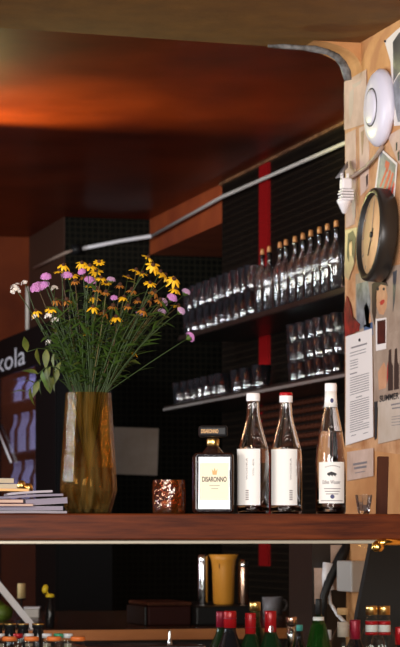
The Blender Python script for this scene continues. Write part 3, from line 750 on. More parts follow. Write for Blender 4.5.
def wodka_label(a0, a1, back, side):
    def fn(t):
        l = sheet_on(MB(), .0411, a0, a1, hz_(505), hz_(449)).build('label', M['label'], t)
        tx = MB()
        s0 = a0 + (a1 - a0) * side
        put_text(tx, 'WODKA', lambda u, v: wrap(.0415, s0 + .12 - .12 * v, hz_(480) + u * (hz_(458) - hz_(480))))
        tx.build('lettering', M['greyink'], l)
        sm = MB(); a = a0 + (a1 - a0) * (side + .22)
        put_text(sm, 'VOL 40%', lambda u, v: wrap(.0415, a + .10 - .10 * v, hz_(476) + u * (hz_(459) - hz_(476))))
        sm.build('small_print', M['greyink'], l)
        bc_ = MB(); a = s0 - .02
        for i in range(6):
            z = hz_(490 + i * 1.8)
            bc_.add([wrap(.0415, a, z), wrap(.0415, a + .2, z), wrap(.0415, a + .2, z - .0025), wrap(.0415, a, z - .0025)], [(0, 1, 2, 3)])
        bc_.build('barcode', M['greyink'], l)
        if back:
            sheet_on(MB(), .0411, back[0], back[1], hz_(502), hz_(463)).build('back_label', M['label'], t)
    return fn
spirit_bottle(253.2, 'clear spirit bottle with plain white cap, first right of the square bottle', w_prof, hz_(447), cap_fn(.0172, hz_(401), hz_(393), M['capwhite']), [wodka_label(-1.45, .42, (2.2, 3.3), .52)])
spirit_bottle(286, 'clear spirit bottle with red-topped white cap between two white-capped bottles', w_prof, hz_(447), cap_fn(.0168, hz_(402), hz_(392), M['capwhite'], M['red']), [wodka_label(-1.15, .72, None, .72)])
k3 = YI / dY(331) / F
h3 = lambda y: (514 - y) * k3
p3 = [(.033, 0), (.037, .003), (.0385, .009), (.0385, h3(462)), (.0365, h3(450)), (.030, h3(433)), (.022, h3(417)), (.0165, h3(407)), (.0145, h3(398)), (.0140, h3(388))]
def lab3(t):
    l = sheet_on(MB(), .0391, -.92, .98, h3(503), h3(462)).build('label', M['label'], t)
    tx = MB()
    put_text(tx, 'Edles Wasser', lambda u, v: wrap(.0395, -.60 + 1.22 * u, h3(484) + .010 * v), .012)
    for i in range(3): sheet_on(tx, .0395, -.5 + .06 * i, .62 - .08 * i, h3(489 + 2.6 * i), h3(488.2 + 2.6 * i), 6)
    sheet_on(tx, .0395, -.75, .8, h3(501), h3(500.2), 8)
    for i in range(7):
        a = -.42 + .15 * i; sheet_on(tx, .0395, a, a + .1, h3(467.5 - 1.4 * math.sin(i * PI / 6)), h3(466.6 - 1.4 * math.sin(i * PI / 6)), 2)
    tx.build('lettering', M['greyink'], l)
    em = MB()
    for i in range(10):
        a = -.28 + .06 * i; sheet_on(em, .0396, a, a + .06, h3(475 + (i % 3) * .6), h3(471.5 + abs(i - 4) * .35), 2)
    em.build('emblem', M['ink'], l)
    e2 = MB(); e2.add([wrap(.0396, .05 + .14 * math.cos(q), h3(496.5) + .0055 * math.sin(q)) for q in [2 * PI * i / 12 for i in range(12)]], [tuple(range(12))])
    e2.build('seal', M['blueink'], l)
    n = MB().lathe([(.0142, h3(391)), (.0148, h3(391)), (.0155, h3(398)), (.0175, h3(407)), (.0170, h3(407))], 32).build('neck_label', M['label'], t)
    e3 = MB(); e3.add([wrap(.0168, .12 + .26 * math.cos(q), h3(400.5) + .006 * math.sin(q)) for q in [2 * PI * i / 12 for i in range(12)]], [tuple(range(12))])
    e3.build('seal', M['blueink'], n)
spirit_bottle(330.8, 'tallest slender clear bottle with white cap and white neck label', p3, h3(431), cap_fn(.0152, h3(391.5), h3(383), M['capwhite']), [lab3])

# square liqueur bottle
kd = YI / dY(213) / F; hd = lambda y: (514 - y) * kd
db = thing('liqueur_bottle', 'square dark liqueur bottle with cream label and wide black cap', 'bottle', onl(213, YI), RZ + math.radians(4))
hw = .0505
MB().box((-hw, -.036, .002), (hw, .036, hd(453))).build('glass_body', M['liqueur'], db, bevel=.010, seg=3)
fe = MB()
def frame(x0, x1, z0, z1, t, y):
    fe.box((x0, y - .004, z0), (x0 + t, y, z1)); fe.box((x1 - t, y - .004, z0), (x1, y, z1)); fe.box((x0 + t, y - .004, z0), (x1 - t, y, z0 + t)); fe.box((x0 + t, y - .004, z1 - t), (x1 - t, y, z1))
frame(-hw + .006, hw - .006, .008, hd(453) - .006, .0045, -.0355)
fe.build('embossed_rim', M['liqedge'], db, bevel=.002)
MB().lathe([(.030, hd(455)), (.026, hd(452)), (.018, hd(448)), (.0135, hd(446)), (.0125, hd(436)), (0, hd(436))], 32).build('neck', M['liqueur'], db)
MB().lathe([(.0130, hd(446)), (.0155, hd(445)), (.0155, hd(439)), (.0130, hd(438))], 28).build('neck_ring', M['gold'], db)
capb = MB().box((-.035, -.030, hd(437)), (.035, .030, hd(425.5))).build('cap', M['black'], db, bevel=.007, seg=3)
tx = MB(); put_text(tx, 'DISARONNO', lambda u, v: (-.032 + .043 * u, -.0305, hd(433.5) + .010 * v), .02); tx.build('lettering', M['goldboard'], capb)
lb = MB().box((-.0345, -.0400, hd(500)), (.0365, -.0362, hd(463))).build('label', M['creamlabel'], db)
tx = MB(); put_text(tx, 'DISARONNO', lambda u, v: (-.0300 + .061 * u, -.0403, hd(482) + .0130 * v), .022)
for i in range(2): tx.box((-.012 + .004 * i, -.0402, hd(486 + 3 * i)), (.014 - .004 * i, -.0401, hd(485.6 + 3 * i)))
tx.build('lettering', M['ink'], lb)
cr = MB(); cr.prism([(-.004, -.0402, hd(475)), (.006, -.0402, hd(475)), (.008, -.0402, hd(469)), (.004, -.0402, hd(471.5)), (.001, -.0402, hd(468)), (-.002, -.0402, hd(471.5)), (-.006, -.0402, hd(469))], (0, -.0002, 0))
cr.build('crest', M['goldboard'], lb)

# amber votive glass and its tea light
vm = MB().lathe([(0, 0), (.036, 0)] + [(.0395 + .0025 * math.sin(PI * q / 9), .004 + .009 * q) for q in range(10)] + [(.0375, .085), (.0375, .045), (.035, .010), (0, .009)], 26, smooth=False)
for i_, v_ in enumerate(vm.v):
    if 26 < i_ < 26 * 10: vm.v[i_] = (v_[0] * (1 + .035 * random.uniform(-1, 1)), v_[1] * (1 + .035 * random.uniform(-1, 1)), v_[2] + random.uniform(-.002, .002))
vt = vm.build('votive_glass', M['votive'], None, loc=onl(169, YI))
tag(vt, 'small mottled amber candle glass between the vase and the square bottle', 'candle holder')
tl = thing('tea_light', 'small cream tea light inside the mottled amber glass', 'candle', onl(169, YI) + Vector((0, 0, .0095)))
MB().lathe([(0, 0), (.0205, 0), (.0215, .016), (.0205, .016), (.0195, .012), (0, .012)], 24).build('cup', M['steel'], tl)
MB().lathe([(0, .0125), (.019, .0125), (.019, .0215), (.012, .024), (0, .0245)], 24).build('wax', M['wax'], tl)
MB().tube([(0, 0, .022), (.001, 0, .032)], .0009, 6).build('wick', M['ink'], tl)

# glass tumbler near the wall and dark wooden block
gp = onl(364, YI + .03)
tag(MB().lathe([(0, 0), (.012, 0), (.016, .006), (.0225, .050), (.0205, .050), (.012, .012), (0, .010)], 9, smooth=False).build('shot_glass', M['shelfglass'], None, loc=gp), 'small faceted shot glass catching light at the right end of the ledge', 'glass')
wbk = MB().box((-.0145, -.012, 0), (.0145, .012, .150)).build('wooden_block', M['brownwood'], None, bevel=.002, loc=onl(381.5, YI + .08))
wbk.rotation_euler = (0, math.radians(1.5), RZ)
tag(wbk, 'narrow upright dark brown wooden block at the right end of the ledge', 'block')

# papers and books at the left end
kk = YI / dY(30) / F
def flat_item(name, label, cat, x0, x1, y0, y1, m, Y=YI, dep=.15, rz=0.0, ty=0.0, cover=None, group=None):
    A = onl(x0, Y).x; B = onl(x1, Y).x
    t = thing(name, label, cat, ((A + B) / 2, Y, ZL + (513.6 - y1) * kk), 0, group)
    t.rotation_euler = (0, ty, rz)
    h = (y1 - y0) * kk; wdt = (B - A)
    if cover:
        MB().box((-wdt / 2 + .001, -dep / 2 + .001, .0008), (wdt / 2 - .001, dep / 2 - .001, h - .0008)).build('pages', m, t)
        MB().box((-wdt / 2, -dep / 2, 0), (wdt / 2, dep / 2, .0007)).build('back_cover', cover, t); MB().box((-wdt / 2, -dep / 2, h - .0007), (wdt / 2, dep / 2, h)).build('front_cover', cover, t)
    else:
        mb = MB(); nseg = 8
        vs = []
        for i in range(nseg + 1):
            u = i / nseg; x = -wdt / 2 + wdt * u; zz = .0012 * math.sin(u * PI)
            vs += [(x, -dep / 2, zz), (x, dep / 2, zz), (x, dep / 2, zz + h), (x, -dep / 2, zz + h)]
        fs = [(0, 1, 2, 3), (4 * nseg + 3, 4 * nseg + 2, 4 * nseg + 1, 4 * nseg)]
        for i in range(nseg):
            a, b = 4 * i, 4 * i + 4
            for j in range(4): fs.append((a + j, b + j, b + (j + 1) % 4, a + (j + 1) % 4))
        mb.add(vs, fs); mb.build('pages', m, t)
    return t
flat_item('magazine', 'bottom white magazine of the stack at the left end of the ledge', 'magazine', -22, 60.5, 511, 513.5, M['magpaper'], rz=.02, group='papers stacked on the ledge')
flat_item('magazine', 'lilac-white magazine just above the bottom of the left stack', 'magazine', -15, 58.5, 506.2, 510.2, M['lilac'], rz=-.05, cover=M['magpaper'], group='papers stacked on the ledge')
flat_item('magazine', 'maroon-covered booklet wedged in the middle of the left stack', 'booklet', -30, 27, 503.8, 506.4, M['pinkpaper'], rz=.03, Y=YI - .02, cover=M['maroon'], group='papers stacked on the ledge')
flat_item('magazine', 'thick pale lilac magazine across the middle of the left stack', 'magazine', 18, 60.5, 498.5, 504.4, M['lilac'], rz=.06, ty=-.06, cover=M['magpaper'], group='papers stacked on the ledge')
flat_item('magazine', 'dark-covered booklet left of the thick lilac magazine', 'booklet', -30, 19, 499.5, 503.0, M['pinkpaper'], rz=-.04, cover=M['maroon'], group='papers stacked on the ledge')
flat_item('magazine', 'pale folded leaflet second from the top of the left stack', 'leaflet', 0, 55, 495.0, 497.3, M['lilac'], rz=.10, ty=-.05, group='papers stacked on the ledge')
flat_item('magazine', 'topmost grey-white leaflet sloping on the left stack', 'leaflet', 6, 50, 491.8, 494.0, M['magpaper'], rz=-.12, ty=-.07, group='papers stacked on the ledge')
flat_item('wooden_board', 'thin yellow wooden board on top of the papers at far left', 'board', -30, 23, 489.0, 491.6, M['goldboard'], Y=YI + .02, rz=.02)
flat_item('book', 'lower cream book on the yellow board at far left', 'book', -30, 13, 484.0, 488.6, M['creambook'], Y=YI + .02, rz=-.04, cover=M['magpaper'])
flat_item('book', 'upper grey book on the small pile at far left', 'book', -30, 8, 478.5, 483.4, M['creambook'], Y=YI + .02, rz=.03, cover=M['greyceramic'])
def shaker(px, h, label):
    t = thing('salt_shaker', label, 'shaker', onl(px, YI + .16), 0, 'small glass shakers')
    MB().lathe([(0, 0), (.011, 0), (.012, .004), (.012, h * .6), (.009, h * .72), (.0085, h * .75), (0, h * .75)], 14).build('jar', M['glass'], t)
    MB().lathe([(.0095, h * .74), (.011, h * .75), (.011, h * .9), (.006, h), (0, h)], 14).build('top', M['gold'], t)
shaker(21.5, .085, 'small gold-topped glass shaker behind the papers, nearer the books')
shaker(28.5, .078, 'small gold-topped glass shaker behind the papers, nearer the vase')

# ------------------------------------------------------------------ vase and bouquet
vb = onl(88.5, YI); kv = YI / dY(88.5) / F
vz = lambda y: (512 - y) * kv
vs_ = thing('flower_vase', 'tall faceted amber glass vase holding wild flowers on the ledge', 'vase', vb, RZ)
vo = [(.050, 0), (.056, .004), (.0710, vz(489)), (.0700, vz(478)), (.0640, vz(440)), (.0585, vz(405)), (.0560, vz(391))]
vi = [(r - .005, z) for r, z in vo[::-1] if z > .01] + [(.048, .012)]
MB().lathe([(0, 0)] + vo + vi + [(0, .012)], 12, smooth=False).build('glass', M['amber'], vs_)
wl = [(0, .0125), (.0475, .0125), (.0655, vz(489)), (.0645, vz(478)), (.0615, vz(466)), (0, vz(466))]
wa = MB().lathe(wl, 28).build('water', M['water'], None, loc=vb); tag(wa, 'murky water filling the lower part of the amber vase', 'water')

def petal_mesh(m, n=9, L=.0165, w=.0062, droop=.30, name='petals'):
    mb = MB()
    for i in range(n):
        a = 2 * PI * i / n + random.uniform(-.12, .12); l = L * random.uniform(.85, 1.08); dr = droop * random.uniform(.6, 1.4)
        ca, sa = math.cos(a), math.sin(a); rows = []
        for u, wd in ((.22, .45), (.5, 1.0), (.8, .85), (1.0, .25)):
            z = -dr * l * u * u + .0005
            for s_ in (-1, 0, 1):
                rr = l * u; ww = w * wd * .5 * s_
                rows.append((ca * rr - sa * ww, sa * rr + ca * ww, z - (.0006 if s_ else 0)))
        mb.add(rows, [(3 * i + j, 3 * i + 3 + j, 3 * i + 4 + j, 3 * i + 1 + j) for i in range(3) for j in range(2)], True)
    return mb.mesh(name, m)
P_yel = [petal_mesh(M['petal']), petal_mesh(M['petal'], 8, .0175, .0068, .7), petal_mesh(M['petal'], 9, .0155, .0060, .15)]
P_fad = [petal_mesh(M['fadedpetal'], 8, .014, .0055, .9), petal_mesh(M['fadedpetal'], 9, .0125, .005, .5)]
P_cone = MB().lathe([(0, -.002), (.0042, -.0015), (.0048, .001), (.0040, .004), (.002, .006), (0, .0065)], 10).mesh('center', M['cone'])
def scab_mesh(m, R, name='flower_head'):
    mb = MB()
    for i in range(90):
        u = (i + .5) / 90; ph = math.acos(1 - 1.15 * u); th = i * 2.39996
        d = Vector((math.sin(ph) * math.cos(th), math.sin(ph) * math.sin(th), math.cos(ph) * .7))
        p = d * R * random.uniform(.86, 1.06); n = d.normalized(); t1 = n.orthogonal().normalized(); t2 = n.cross(t1); s_ = R * .2
        q0 = random.uniform(0, 6)
        pts = []
        for j in range(5):
            q = q0 + j * 2 * PI / 5; pts.append(p + (math.cos(q) * t1 + math.sin(q) * t2) * s_ + n * random.uniform(-.1, .25) * s_)
        mb.add([p - n * s_ * .5] + pts, [(0, 1 + j, 1 + (j + 1) % 5) for j in range(5)])
    mb.lathe([(0, -.2 * R), (.5 * R, -.1 * R), (.75 * R, .2 * R), (.5 * R, .5 * R), (0, .6 * R)], 10)
    return mb.mesh(name, m)
P_pink = [scab_mesh(M['pink'], .0165), scab_mesh(M['pink'], .013)]; P_mauve = scab_mesh(M['mauve'], .011)
P_calyx = MB().lathe([(0, -.010), (.002, -.009), (.008, -.003), (.010, .001), (0, .002)], 8).mesh('calyx', M['leaf'])
def umbel_mesh(n, R, s_, m):
    mb = MB()
    for i in range(n):
        c_ = Vector((random.gauss(0, R * .5), random.gauss(0, R * .5), random.uniform(-.3, .35) * R)); ax = (c_ + Vector((0, 0, R * .8))).normalized()
        t1 = ax.orthogonal().normalized(); t2 = ax.cross(t1)
        for j in range(5):
            a = j * 2 * PI / 5; d = math.cos(a) * t1 + math.sin(a) * t2; e = -math.sin(a) * t1 + math.cos(a) * t2
            mb.add([c_, c_ + d * s_ * .6 + e * s_ * .28, c_ + d * s_ + ax * .001, c_ + d * s_ * .6 - e * s_ * .28], [(0, 1, 2, 3)])
    return mb.mesh('blossoms', m)
P_umb = [umbel_mesh(16, .018, .0052, M['whitepetal']), umbel_mesh(7, .009, .0048, M['whitepetal'])]
def leaf_mesh(L, W, m, curl=.25, name='leaf'):
    mb = MB(); rows = []
    prof = [(0, .04), (.15, .55), (.35, .95), (.55, .9), (.78, .5), (1, .02)]
    for u, wd in prof:
        z = -curl * L * u * u
        rows += [(L * u, -W * wd / 2, z + .15 * W * wd), (L * u, 0, z), (L * u, W * wd / 2, z + .15 * W * wd)]
    mb.add(rows, [(3 * i + j, 3 * i + 3 + j, 3 * i + 4 + j, 3 * i + 1 + j) for i in range(len(prof) - 1) for j in range(2)], True)
    return mb.mesh(name, m)
P_leaf = [leaf_mesh(.040, .013, M['leaf']), leaf_mesh(.055, .009, M['leaf'], .1), leaf_mesh(.030, .012, M['leafy'], .5), leaf_mesh(.034, .013, M['leaf'], .6), leaf_mesh(.036, .014, M['leafy'], .35), leaf_mesh(.085, .011, M['leaf'], .06)]

def look_rot(d, roll=0.0):
    return (Vector(d).to_track_quat('Z', 'Y').to_matrix() @ Matrix.Rotation(roll, 3, 'Z'))
def xrot(d, roll=0.0):
    return (Vector(d).to_track_quat('X', 'Z').to_matrix() @ Matrix.Rotation(roll, 3, 'X'))
VIEW = Vector((-SN, -CS, 0))
RIGHT = Vector((CS, -SN, 0))
def stem_path(px, py, dd, bend=.35):
    """from the vase floor through its mouth to a bloom seen at (px, py), dd metres nearer the viewer"""
    k_ = 1.0
    head = PYp(px, py, YI - dd)
    sx = (px - 88) / 60.0
    mouth = vb + Vector((0, 0, vz(392))) + RIGHT * max(-.042, min(.042, sx * .034 + random.uniform(-.008, .008))) + VIEW * max(-.036, min(.036, dd * .4 + random.uniform(-.008, .008)))
    m_off = mouth - vb
    base = vb + Vector((-m_off.x * .55, -m_off.y * .55, .02))
    ln = (head - mouth).length
    mid = mouth.lerp(head, .5) + Vector((0, 0, ln * bend * .3)) + RIGHT * random.gauss(0, .07) * ln + VIEW * random.gauss(0, .05) * ln
    pts = [base, base.lerp(mouth, .5)]
    for i in range(7):
        t_ = i / 6; pts.append(mouth * (1 - t_) ** 2 + mid * 2 * t_ * (1 - t_) + head * t_ ** 2)
    return pts, head, (pts[-1] - pts[-2]).normalized()
def add_leaves(t, pts, base, n, kinds, lo=.25, hi=.9, sc_=1.0):
    for i in range(n):
        u = lo + (hi - lo) * (i + random.random() * .6) / max(n, 1); j = 2 + u * 6; a = int(min(j, 7)); p = pts[a].lerp(pts[a + 1], j - a) if a < 8 else pts[8]
        tang = (pts[min(a + 1, 8)] - pts[a]).normalized()
        ang = random.uniform(0, 2 * PI); side = (RIGHT * math.cos(ang) + VIEW * math.sin(ang)).normalized()
        d = (side + tang * random.uniform(.3, 1.0)).normalized()
        place('leaf', random.choice(kinds), t, p - base, xrot(d, random.uniform(-.5, .5)), sc_ * random.uniform(.6, 1.0))
def flower(name, label, cat, px, py, group, build_head, dd=None, nleaf=2, tilt=.55, bend=.35, smat='stem', sr=.0013):
    dd = random.uniform(-.07, .07) if dd is None else dd
    pts, head, tang = stem_path(px, py, dd, bend); base = pts[0]
    t = thing(name, label, cat, base, 0, group)
    MB().tube([p - base for p in pts], [sr] * 2 + [sr] * 5 + [sr * .8] * 2, 5).build('stem', M[smat if random.random() < .75 else random.choice(('straw', 'brownstem', 'brownstem'))], t)
    d = (tang * (1 - tilt) + VIEW * tilt + Vector((random.uniform(-.25, .25), 0, random.uniform(.0, .3)))).normalized()
    build_head(t, head - base, d)
    if nleaf: add_leaves(t, pts, base, nleaf, P_leaf[:3], .2, .85)
    return t
def yel_head(t, p, d):
    R_ = look_rot(d, random.uniform(0, 6)); s_ = random.uniform(.95, 1.2)
    place('petals', random.choice(P_yel), t, p, R_, s_); place('center', P_cone, t, p, R_, s_)
def fad_head(t, p, d):
    R_ = look_rot(d, random.uniform(0, 6)); s_ = random.uniform(.95, 1.2)
    place('petals', random.choice(P_fad), t, p, R_, s_); place('center', P_cone, t, p, R_, s_ * 1.1)
def scab_head(me, s_=1.0):
    def fn(t, p, d):
        R_ = look_rot(d); place('flower_head', me, t, p, R_, s_); place('calyx', P_calyx, t, p - d * .002, R_, s_)
    return fn
def umb_head(me):
    def fn(t, p, d): place('blossoms', me, t, p, look_rot(d), 1)
    return fn
Y_ = [
 (63.5, 265, 'highest yellow coneflower at the far left of the bouquet'), (60, 271, 'yellow coneflower just under the highest left one'),
 (82, 263, 'yellow coneflower first in the top row, above a small pink head'), (90, 266, 'yellow coneflower second in the top row of the bouquet'),
 (99, 262, 'yellow coneflower third in the top row, level with its left neighbour'), (96, 271, 'yellow coneflower directly below the top row'),
 (101, 278, 'bright yellow coneflower right of the pink heads'), (106, 283, 'drooping yellow coneflower below the bright one right of the pink heads'),
 (90, 286, 'wide yellow coneflower hanging over a pink bloom'), (94.5, 297, 'yellow coneflower in the bouquet middle, below the wide one'),
 (93, 307, 'small yellow coneflower hanging under the bouquet middle'), (88, 334, 'lone yellow coneflower low above the vase mouth'),
 (51, 309, 'yellow coneflower at the left edge above white daisies'), (36, 311, 'leftmost small yellow coneflower below the big pink head'),
 (148, 257, 'topmost yellow coneflower of the right-hand arching spray'), (153, 265, 'yellow coneflower just below the topmost of the right spray'),
 (136, 270, 'yellow coneflower left of the arching right spray'), (142, 273, 'smaller yellow coneflower close left of the right spray'),
 (160, 272, 'yellow coneflower third down the arching right spray'), (165, 275, 'yellow coneflower fourth down the arching right spray'),
 (174, 279, 'yellow coneflower at the lower end of the right spray'), (150, 283, 'small yellow coneflower beneath the right spray'),
 (176, 289, 'yellow coneflower under the end of the right spray, near the shelf'), (116, 317, 'yellow coneflower at the bouquet centre, facing forward'),
 (133, 352, 'lone yellow coneflower low on the right, on a long stem'), (178, 306, 'yellow coneflower at the right edge among pale pink heads'),
 (124, 297, 'yellow coneflower between the two halves of the bouquet'), (128, 277, 'yellow coneflower in the gap above the bouquet centre'),
 (72, 275, 'yellow coneflower tucked beside the upright pink head')]
for x, y, l in Y_:
    flower('yellow_coneflower', l, 'flower', x, y, 'yellow coneflowers in the vase', yel_head, tilt=random.uniform(.25, .5), bend=.6 if x > 120 else .35, nleaf=random.randint(3, 6))
Fd = [(56, 300), (75, 281), (106, 292), (132, 290), (138, 300), (150, 300), (143, 310), (67, 300), (120, 285), (128, 306), (155, 292), (84, 276), (113, 306), (104, 312), (160, 300), (98, 289)]
for x, y in Fd:
    flower('faded_coneflower', 'faded brownish-orange coneflower among the green stems of the bouquet', 'flower', x, y, 'faded coneflowers in the vase', fad_head, tilt=.35, nleaf=6)
Pk = [(38, 288, 0, 1.15, 'big pink scabious at the left side of the bouquet'), (46, 277, 1, 1.0, 'pink scabious above the big left one'), (45, 285, 1, .95, 'pink scabious joined to the right of the big left one'),
 (67, 276, 0, .85, 'tall narrow pink scabious between yellow coneflowers, upper left'), (82, 272, 1, .8, 'small pink scabious under the top row of yellow'), (90, 281, 0, .9, 'pink scabious behind the wide yellow coneflower'),
 (96, 289, 1, .7, 'small pink scabious right of the wide yellow coneflower'), (114, 298, 1, .7, 'small pink scabious at the bouquet centre'), (172, 298, 1, 1.0, 'round pink scabious near the shelf at the right'), (190, 337, 1, 1.0, 'pink scabious on a long side stem, lowest on the right')]
for x, y, i, s_, l in Pk:
    flower('pink_scabious', l, 'flower', x, y, 'pink scabious in the vase', scab_head(P_pink[i], s_), tilt=.35 if x < 185 else -.2, nleaf=1, bend=.3 if x < 185 else .1)
Mv = [(111, 280, 'pale mauve scabious above the bouquet centre'), (162, 312, 'pale mauve scabious low in the right half'), (186, 292, 'pale mauve scabious at the extreme right of the bouquet'), (140, 314, 'pale mauve scabious right of the forward-facing yellow bloom'), (164, 302, 'pale mauve scabious left of the round pink head'), (181, 311, 'pale mauve scabious below the right-edge yellow coneflower')]
for x, y, l in Mv:
    flower('pale_scabious', l, 'flower', x, y, 'pale scabious in the vase', scab_head(P_mauve), tilt=.3, nleaf=1)
Wh = [(15, 288, 0, 'white flower cluster at the far left tip of the bouquet'), (25, 282, 1, 'small white cluster just right of the leftmost white one'), (55, 287, 1, 'small white blossoms between pink and yellow at upper left'), (35, 316, 1, 'white daisies under the leftmost yellow coneflower'), (49, 315, 1, 'white daisies under the left-edge yellow coneflower'), (56, 319, 1, 'lowest small white daisies on the left'), (49, 341, 1, 'pinkish-white blossoms among the lower left leaves')]
for x, y, i, l in Wh:
    flower('white_aster', l, 'flower', x, y, 'white asters in the vase', umb_head(P_umb[i]), tilt=.5, nleaf=1)
# leafy sprigs
def sprig(px, py, label, n, kinds, dd=None, bend=.35, lo=.3, sc_=1.0, sr=.0018):
    dd = random.uniform(-.07, .07) if dd is None else dd
    pts, head, tang = stem_path(px, py, dd, bend); base = pts[0]
    t = thing('leafy_sprig', label, 'greenery', base, 0, 'leafy sprigs in the vase')
    MB().tube([p - base for p in pts], [sr] * 6 + [sr * .8, sr * .6, sr * .4], 5).build('stem', M['stem'], t)
    add_leaves(t, pts, base, n, kinds, lo, 1.0, sc_)
    return t
for x, y in ((76, 296), (84, 300), (92, 318), (70, 318), (104, 330)):
    sprig(x, y, 'upright sprig with long broad blades in the middle of the bouquet', 5, [P_leaf[5]], sc_=1.0, lo=.35)
for i, (x, y) in enumerate([(52, 322), (62, 312), (70, 300), (78, 296), (86, 312), (98, 318), (108, 322), (120, 330), (128, 322), (140, 325), (150, 318), (158, 330), (74, 330), (66, 340), (110, 340), (92, 345), (102, 300), (116, 345), (80, 352), (132, 335), (60, 330), (170, 312), (58, 340), (72, 345), (84, 330), (100, 335), (124, 345), (142, 340), (66, 322), (94, 310), (112, 312), (136, 308), (152, 305), (46, 332)]):
    sprig(x, y, 'green leafy filler sprig in the dense middle of the bouquet', 17, P_leaf[:4] + P_leaf[:2], sc_=1.25, lo=.1)
def droop(px, py, tipx, tipy, label, kinds, n):
    """sprig hanging over the vase rim"""
    m_ = vb + Vector((0, 0, vz(391))) + RIGHT * -.04 + VIEW * .02
    a = PYp(px, py, YI - .07); b = PYp(tipx, tipy, YI - .09)
    base = vb + Vector((.015, 0, .03)); t = thing('leafy_sprig', label, 'greenery', base, 0, 'leafy sprigs in the vase')
    pts = [base, base.lerp(m_, .5)] + [m_ * (1 - u) ** 2 + a * 2 * u * (1 - u) + b * u ** 2 for u in [i / 6 for i in range(7)]]
    MB().tube([p - base for p in pts], [.0016] * 6 + [.0013, .001, .0007], 5).build('stem', M['stem'], t)
    for i in range(n):
        u = .35 + .65 * i / (n - 1); j = 2 + u * 6; q = int(min(j, 7)); p = pts[q].lerp(pts[q + 1], j - q)
        d = Vector((RIGHT * random.uniform(-.7, .2) + VIEW * random.uniform(-.1, .4) + Vector((0, 0, random.choice((-1.0, -.8, .25)))))).normalized()
        place('leaf', random.choice(kinds), t, p - base, xrot(d, random.uniform(-.8, .8)), random.uniform(1.0, 1.35))
droop(50, 360, 27, 392, 'leafy sprig drooping over the left rim of the vase', P_leaf[2:5], 9)
droop(58, 352, 38, 374, 'leafy sprig spreading left just above the drooping one', P_leaf[2:5], 7)
droop(60, 335, 27, 352, 'long curling leaf sprig reaching left towards the kola lettering', [P_leaf[1], P_leaf[4]], 5)

# ================================================================== BEHIND THE GLASS: WORKTOP CLUTTER
def onw(px, py):
    d = (EYE - ZT) * F / (py - HOR); return Vector((d * dX(px), d * dY(px), ZT)), d
# grey tray block carrying the pitcher
pA, dA = onw(196, 626); pB, _ = onw(254, 626)
trh = .07
tr = MB().box((0, 0, 0), (pB.x - pA.x + .02, .62, trh)).build('counter_tray', M['black'], None, bevel=.008, loc=(pA.x, pA.y, ZT + .0005))
tag(tr, 'low black block on the worktop under the yellow pitcher and shakers', 'block')
def ontray(px, py=604.5):
    z = ZT + trh + .001; d = (EYE - z) * F / (py - HOR); return Vector((d * dX(px), d * dY(px), z)), d / F
c, s = ontray(223.5)
pt = thing('pitcher', 'amber-yellow flared plastic pitcher standing between two metal shakers', 'pitcher', c)
MB().lathe([(0, 0), (9.5 * s, 0), (10.5 * s, 2 * s), (11.5 * s, 36 * s), (12.5 * s, 44 * s), (15 * s, 50 * s), (13.8 * s, 50 * s), (11 * s, 43 * s), (9.5 * s, 4 * s), (0, 3 * s)], 28).build('body', M['pitcher'], pt)
em = MB(); put_text(em, 'Y', lambda u, v: (-.016 + .018 * u, -(11.9 * s) + .0, (36 + 9 * v) * s)); em.build('emblem', M['brownwood'], pt); em_ = pt.children[-1]; em_.rotation_euler = (0, 0, -TH - .2)
for px, wd, h, m, l in ((243.5, 5.4, 45, 'copper', 'coppery steel shaker right of the yellow pitcher'), (203, 5.2, 50, 'steel', 'grey steel shaker left of the yellow pitcher')):
    c, s = ontray(px)
    t = thing('cocktail_shaker', l, 'shaker', c, 0, 'steel shakers on the worktop')
    MB().lathe([(0, 0), (wd * .92 * s, 0), (wd * s, s), (wd * s, (h - 8) * s), (wd * .95 * s, (h - 7) * s), (0, (h - 7) * s)], 24).build('body', M[m], t)
    MB().lathe([(wd * s, (h - 7.5) * s), (wd * 1.03 * s, (h - 7) * s), (wd * .98 * s, (h - 1.5) * s), (wd * .7 * s, h * s), (0, h * s)], 24).build('lid', M['steel'], t)
c, d = onw(272.5, 614.5); s = d / F
mg = thing('mug', 'grey-white mug on the worktop behind the bottle caps', 'mug', c)
MB().lathe([(0, 0), (8.5 * s, 0), (9.5 * s, s), (10.3 * s, 17.5 * s), (9.5 * s, 17.5 * s), (8.7 * s, 2 * s), (0, 1.5 * s)], 28).build('cup', M['greyceramic'], mg)
MB().tube([(10 * s, 0, 15 * s), (14 * s, 0, 13.5 * s), (15 * s, 0, 9 * s), (13 * s, 0, 5 * s), (9.6 * s, 0, 3.5 * s)], 1.1 * s, 8).build('handle', M['greyceramic'], mg)
# dark red-topped box
pA, dA = onw(148, 626); pB, dB = onw(194, 626)
bx = thing('low_box', 'low dark box with dull red front at the middle of the worktop', 'box', (pA.x, pA.y, ZT))
W_ = pB.x - pA.x; H_ = 24 * dA / F
MB().box((0, 0, .001), (W_, .30, H_ * .82)).build('body', M['darkredbox'], bx, bevel=.006)
MB().box((-.004, -.004, H_ * .83), (W_ + .004, .304, H_)).build('lid', M['brownwood'], bx, bevel=.008)
MB().box((-.012, .004, .001), (-.001, .29, H_ * .8)).build('end_plate', M['black'], bx, bevel=.004)
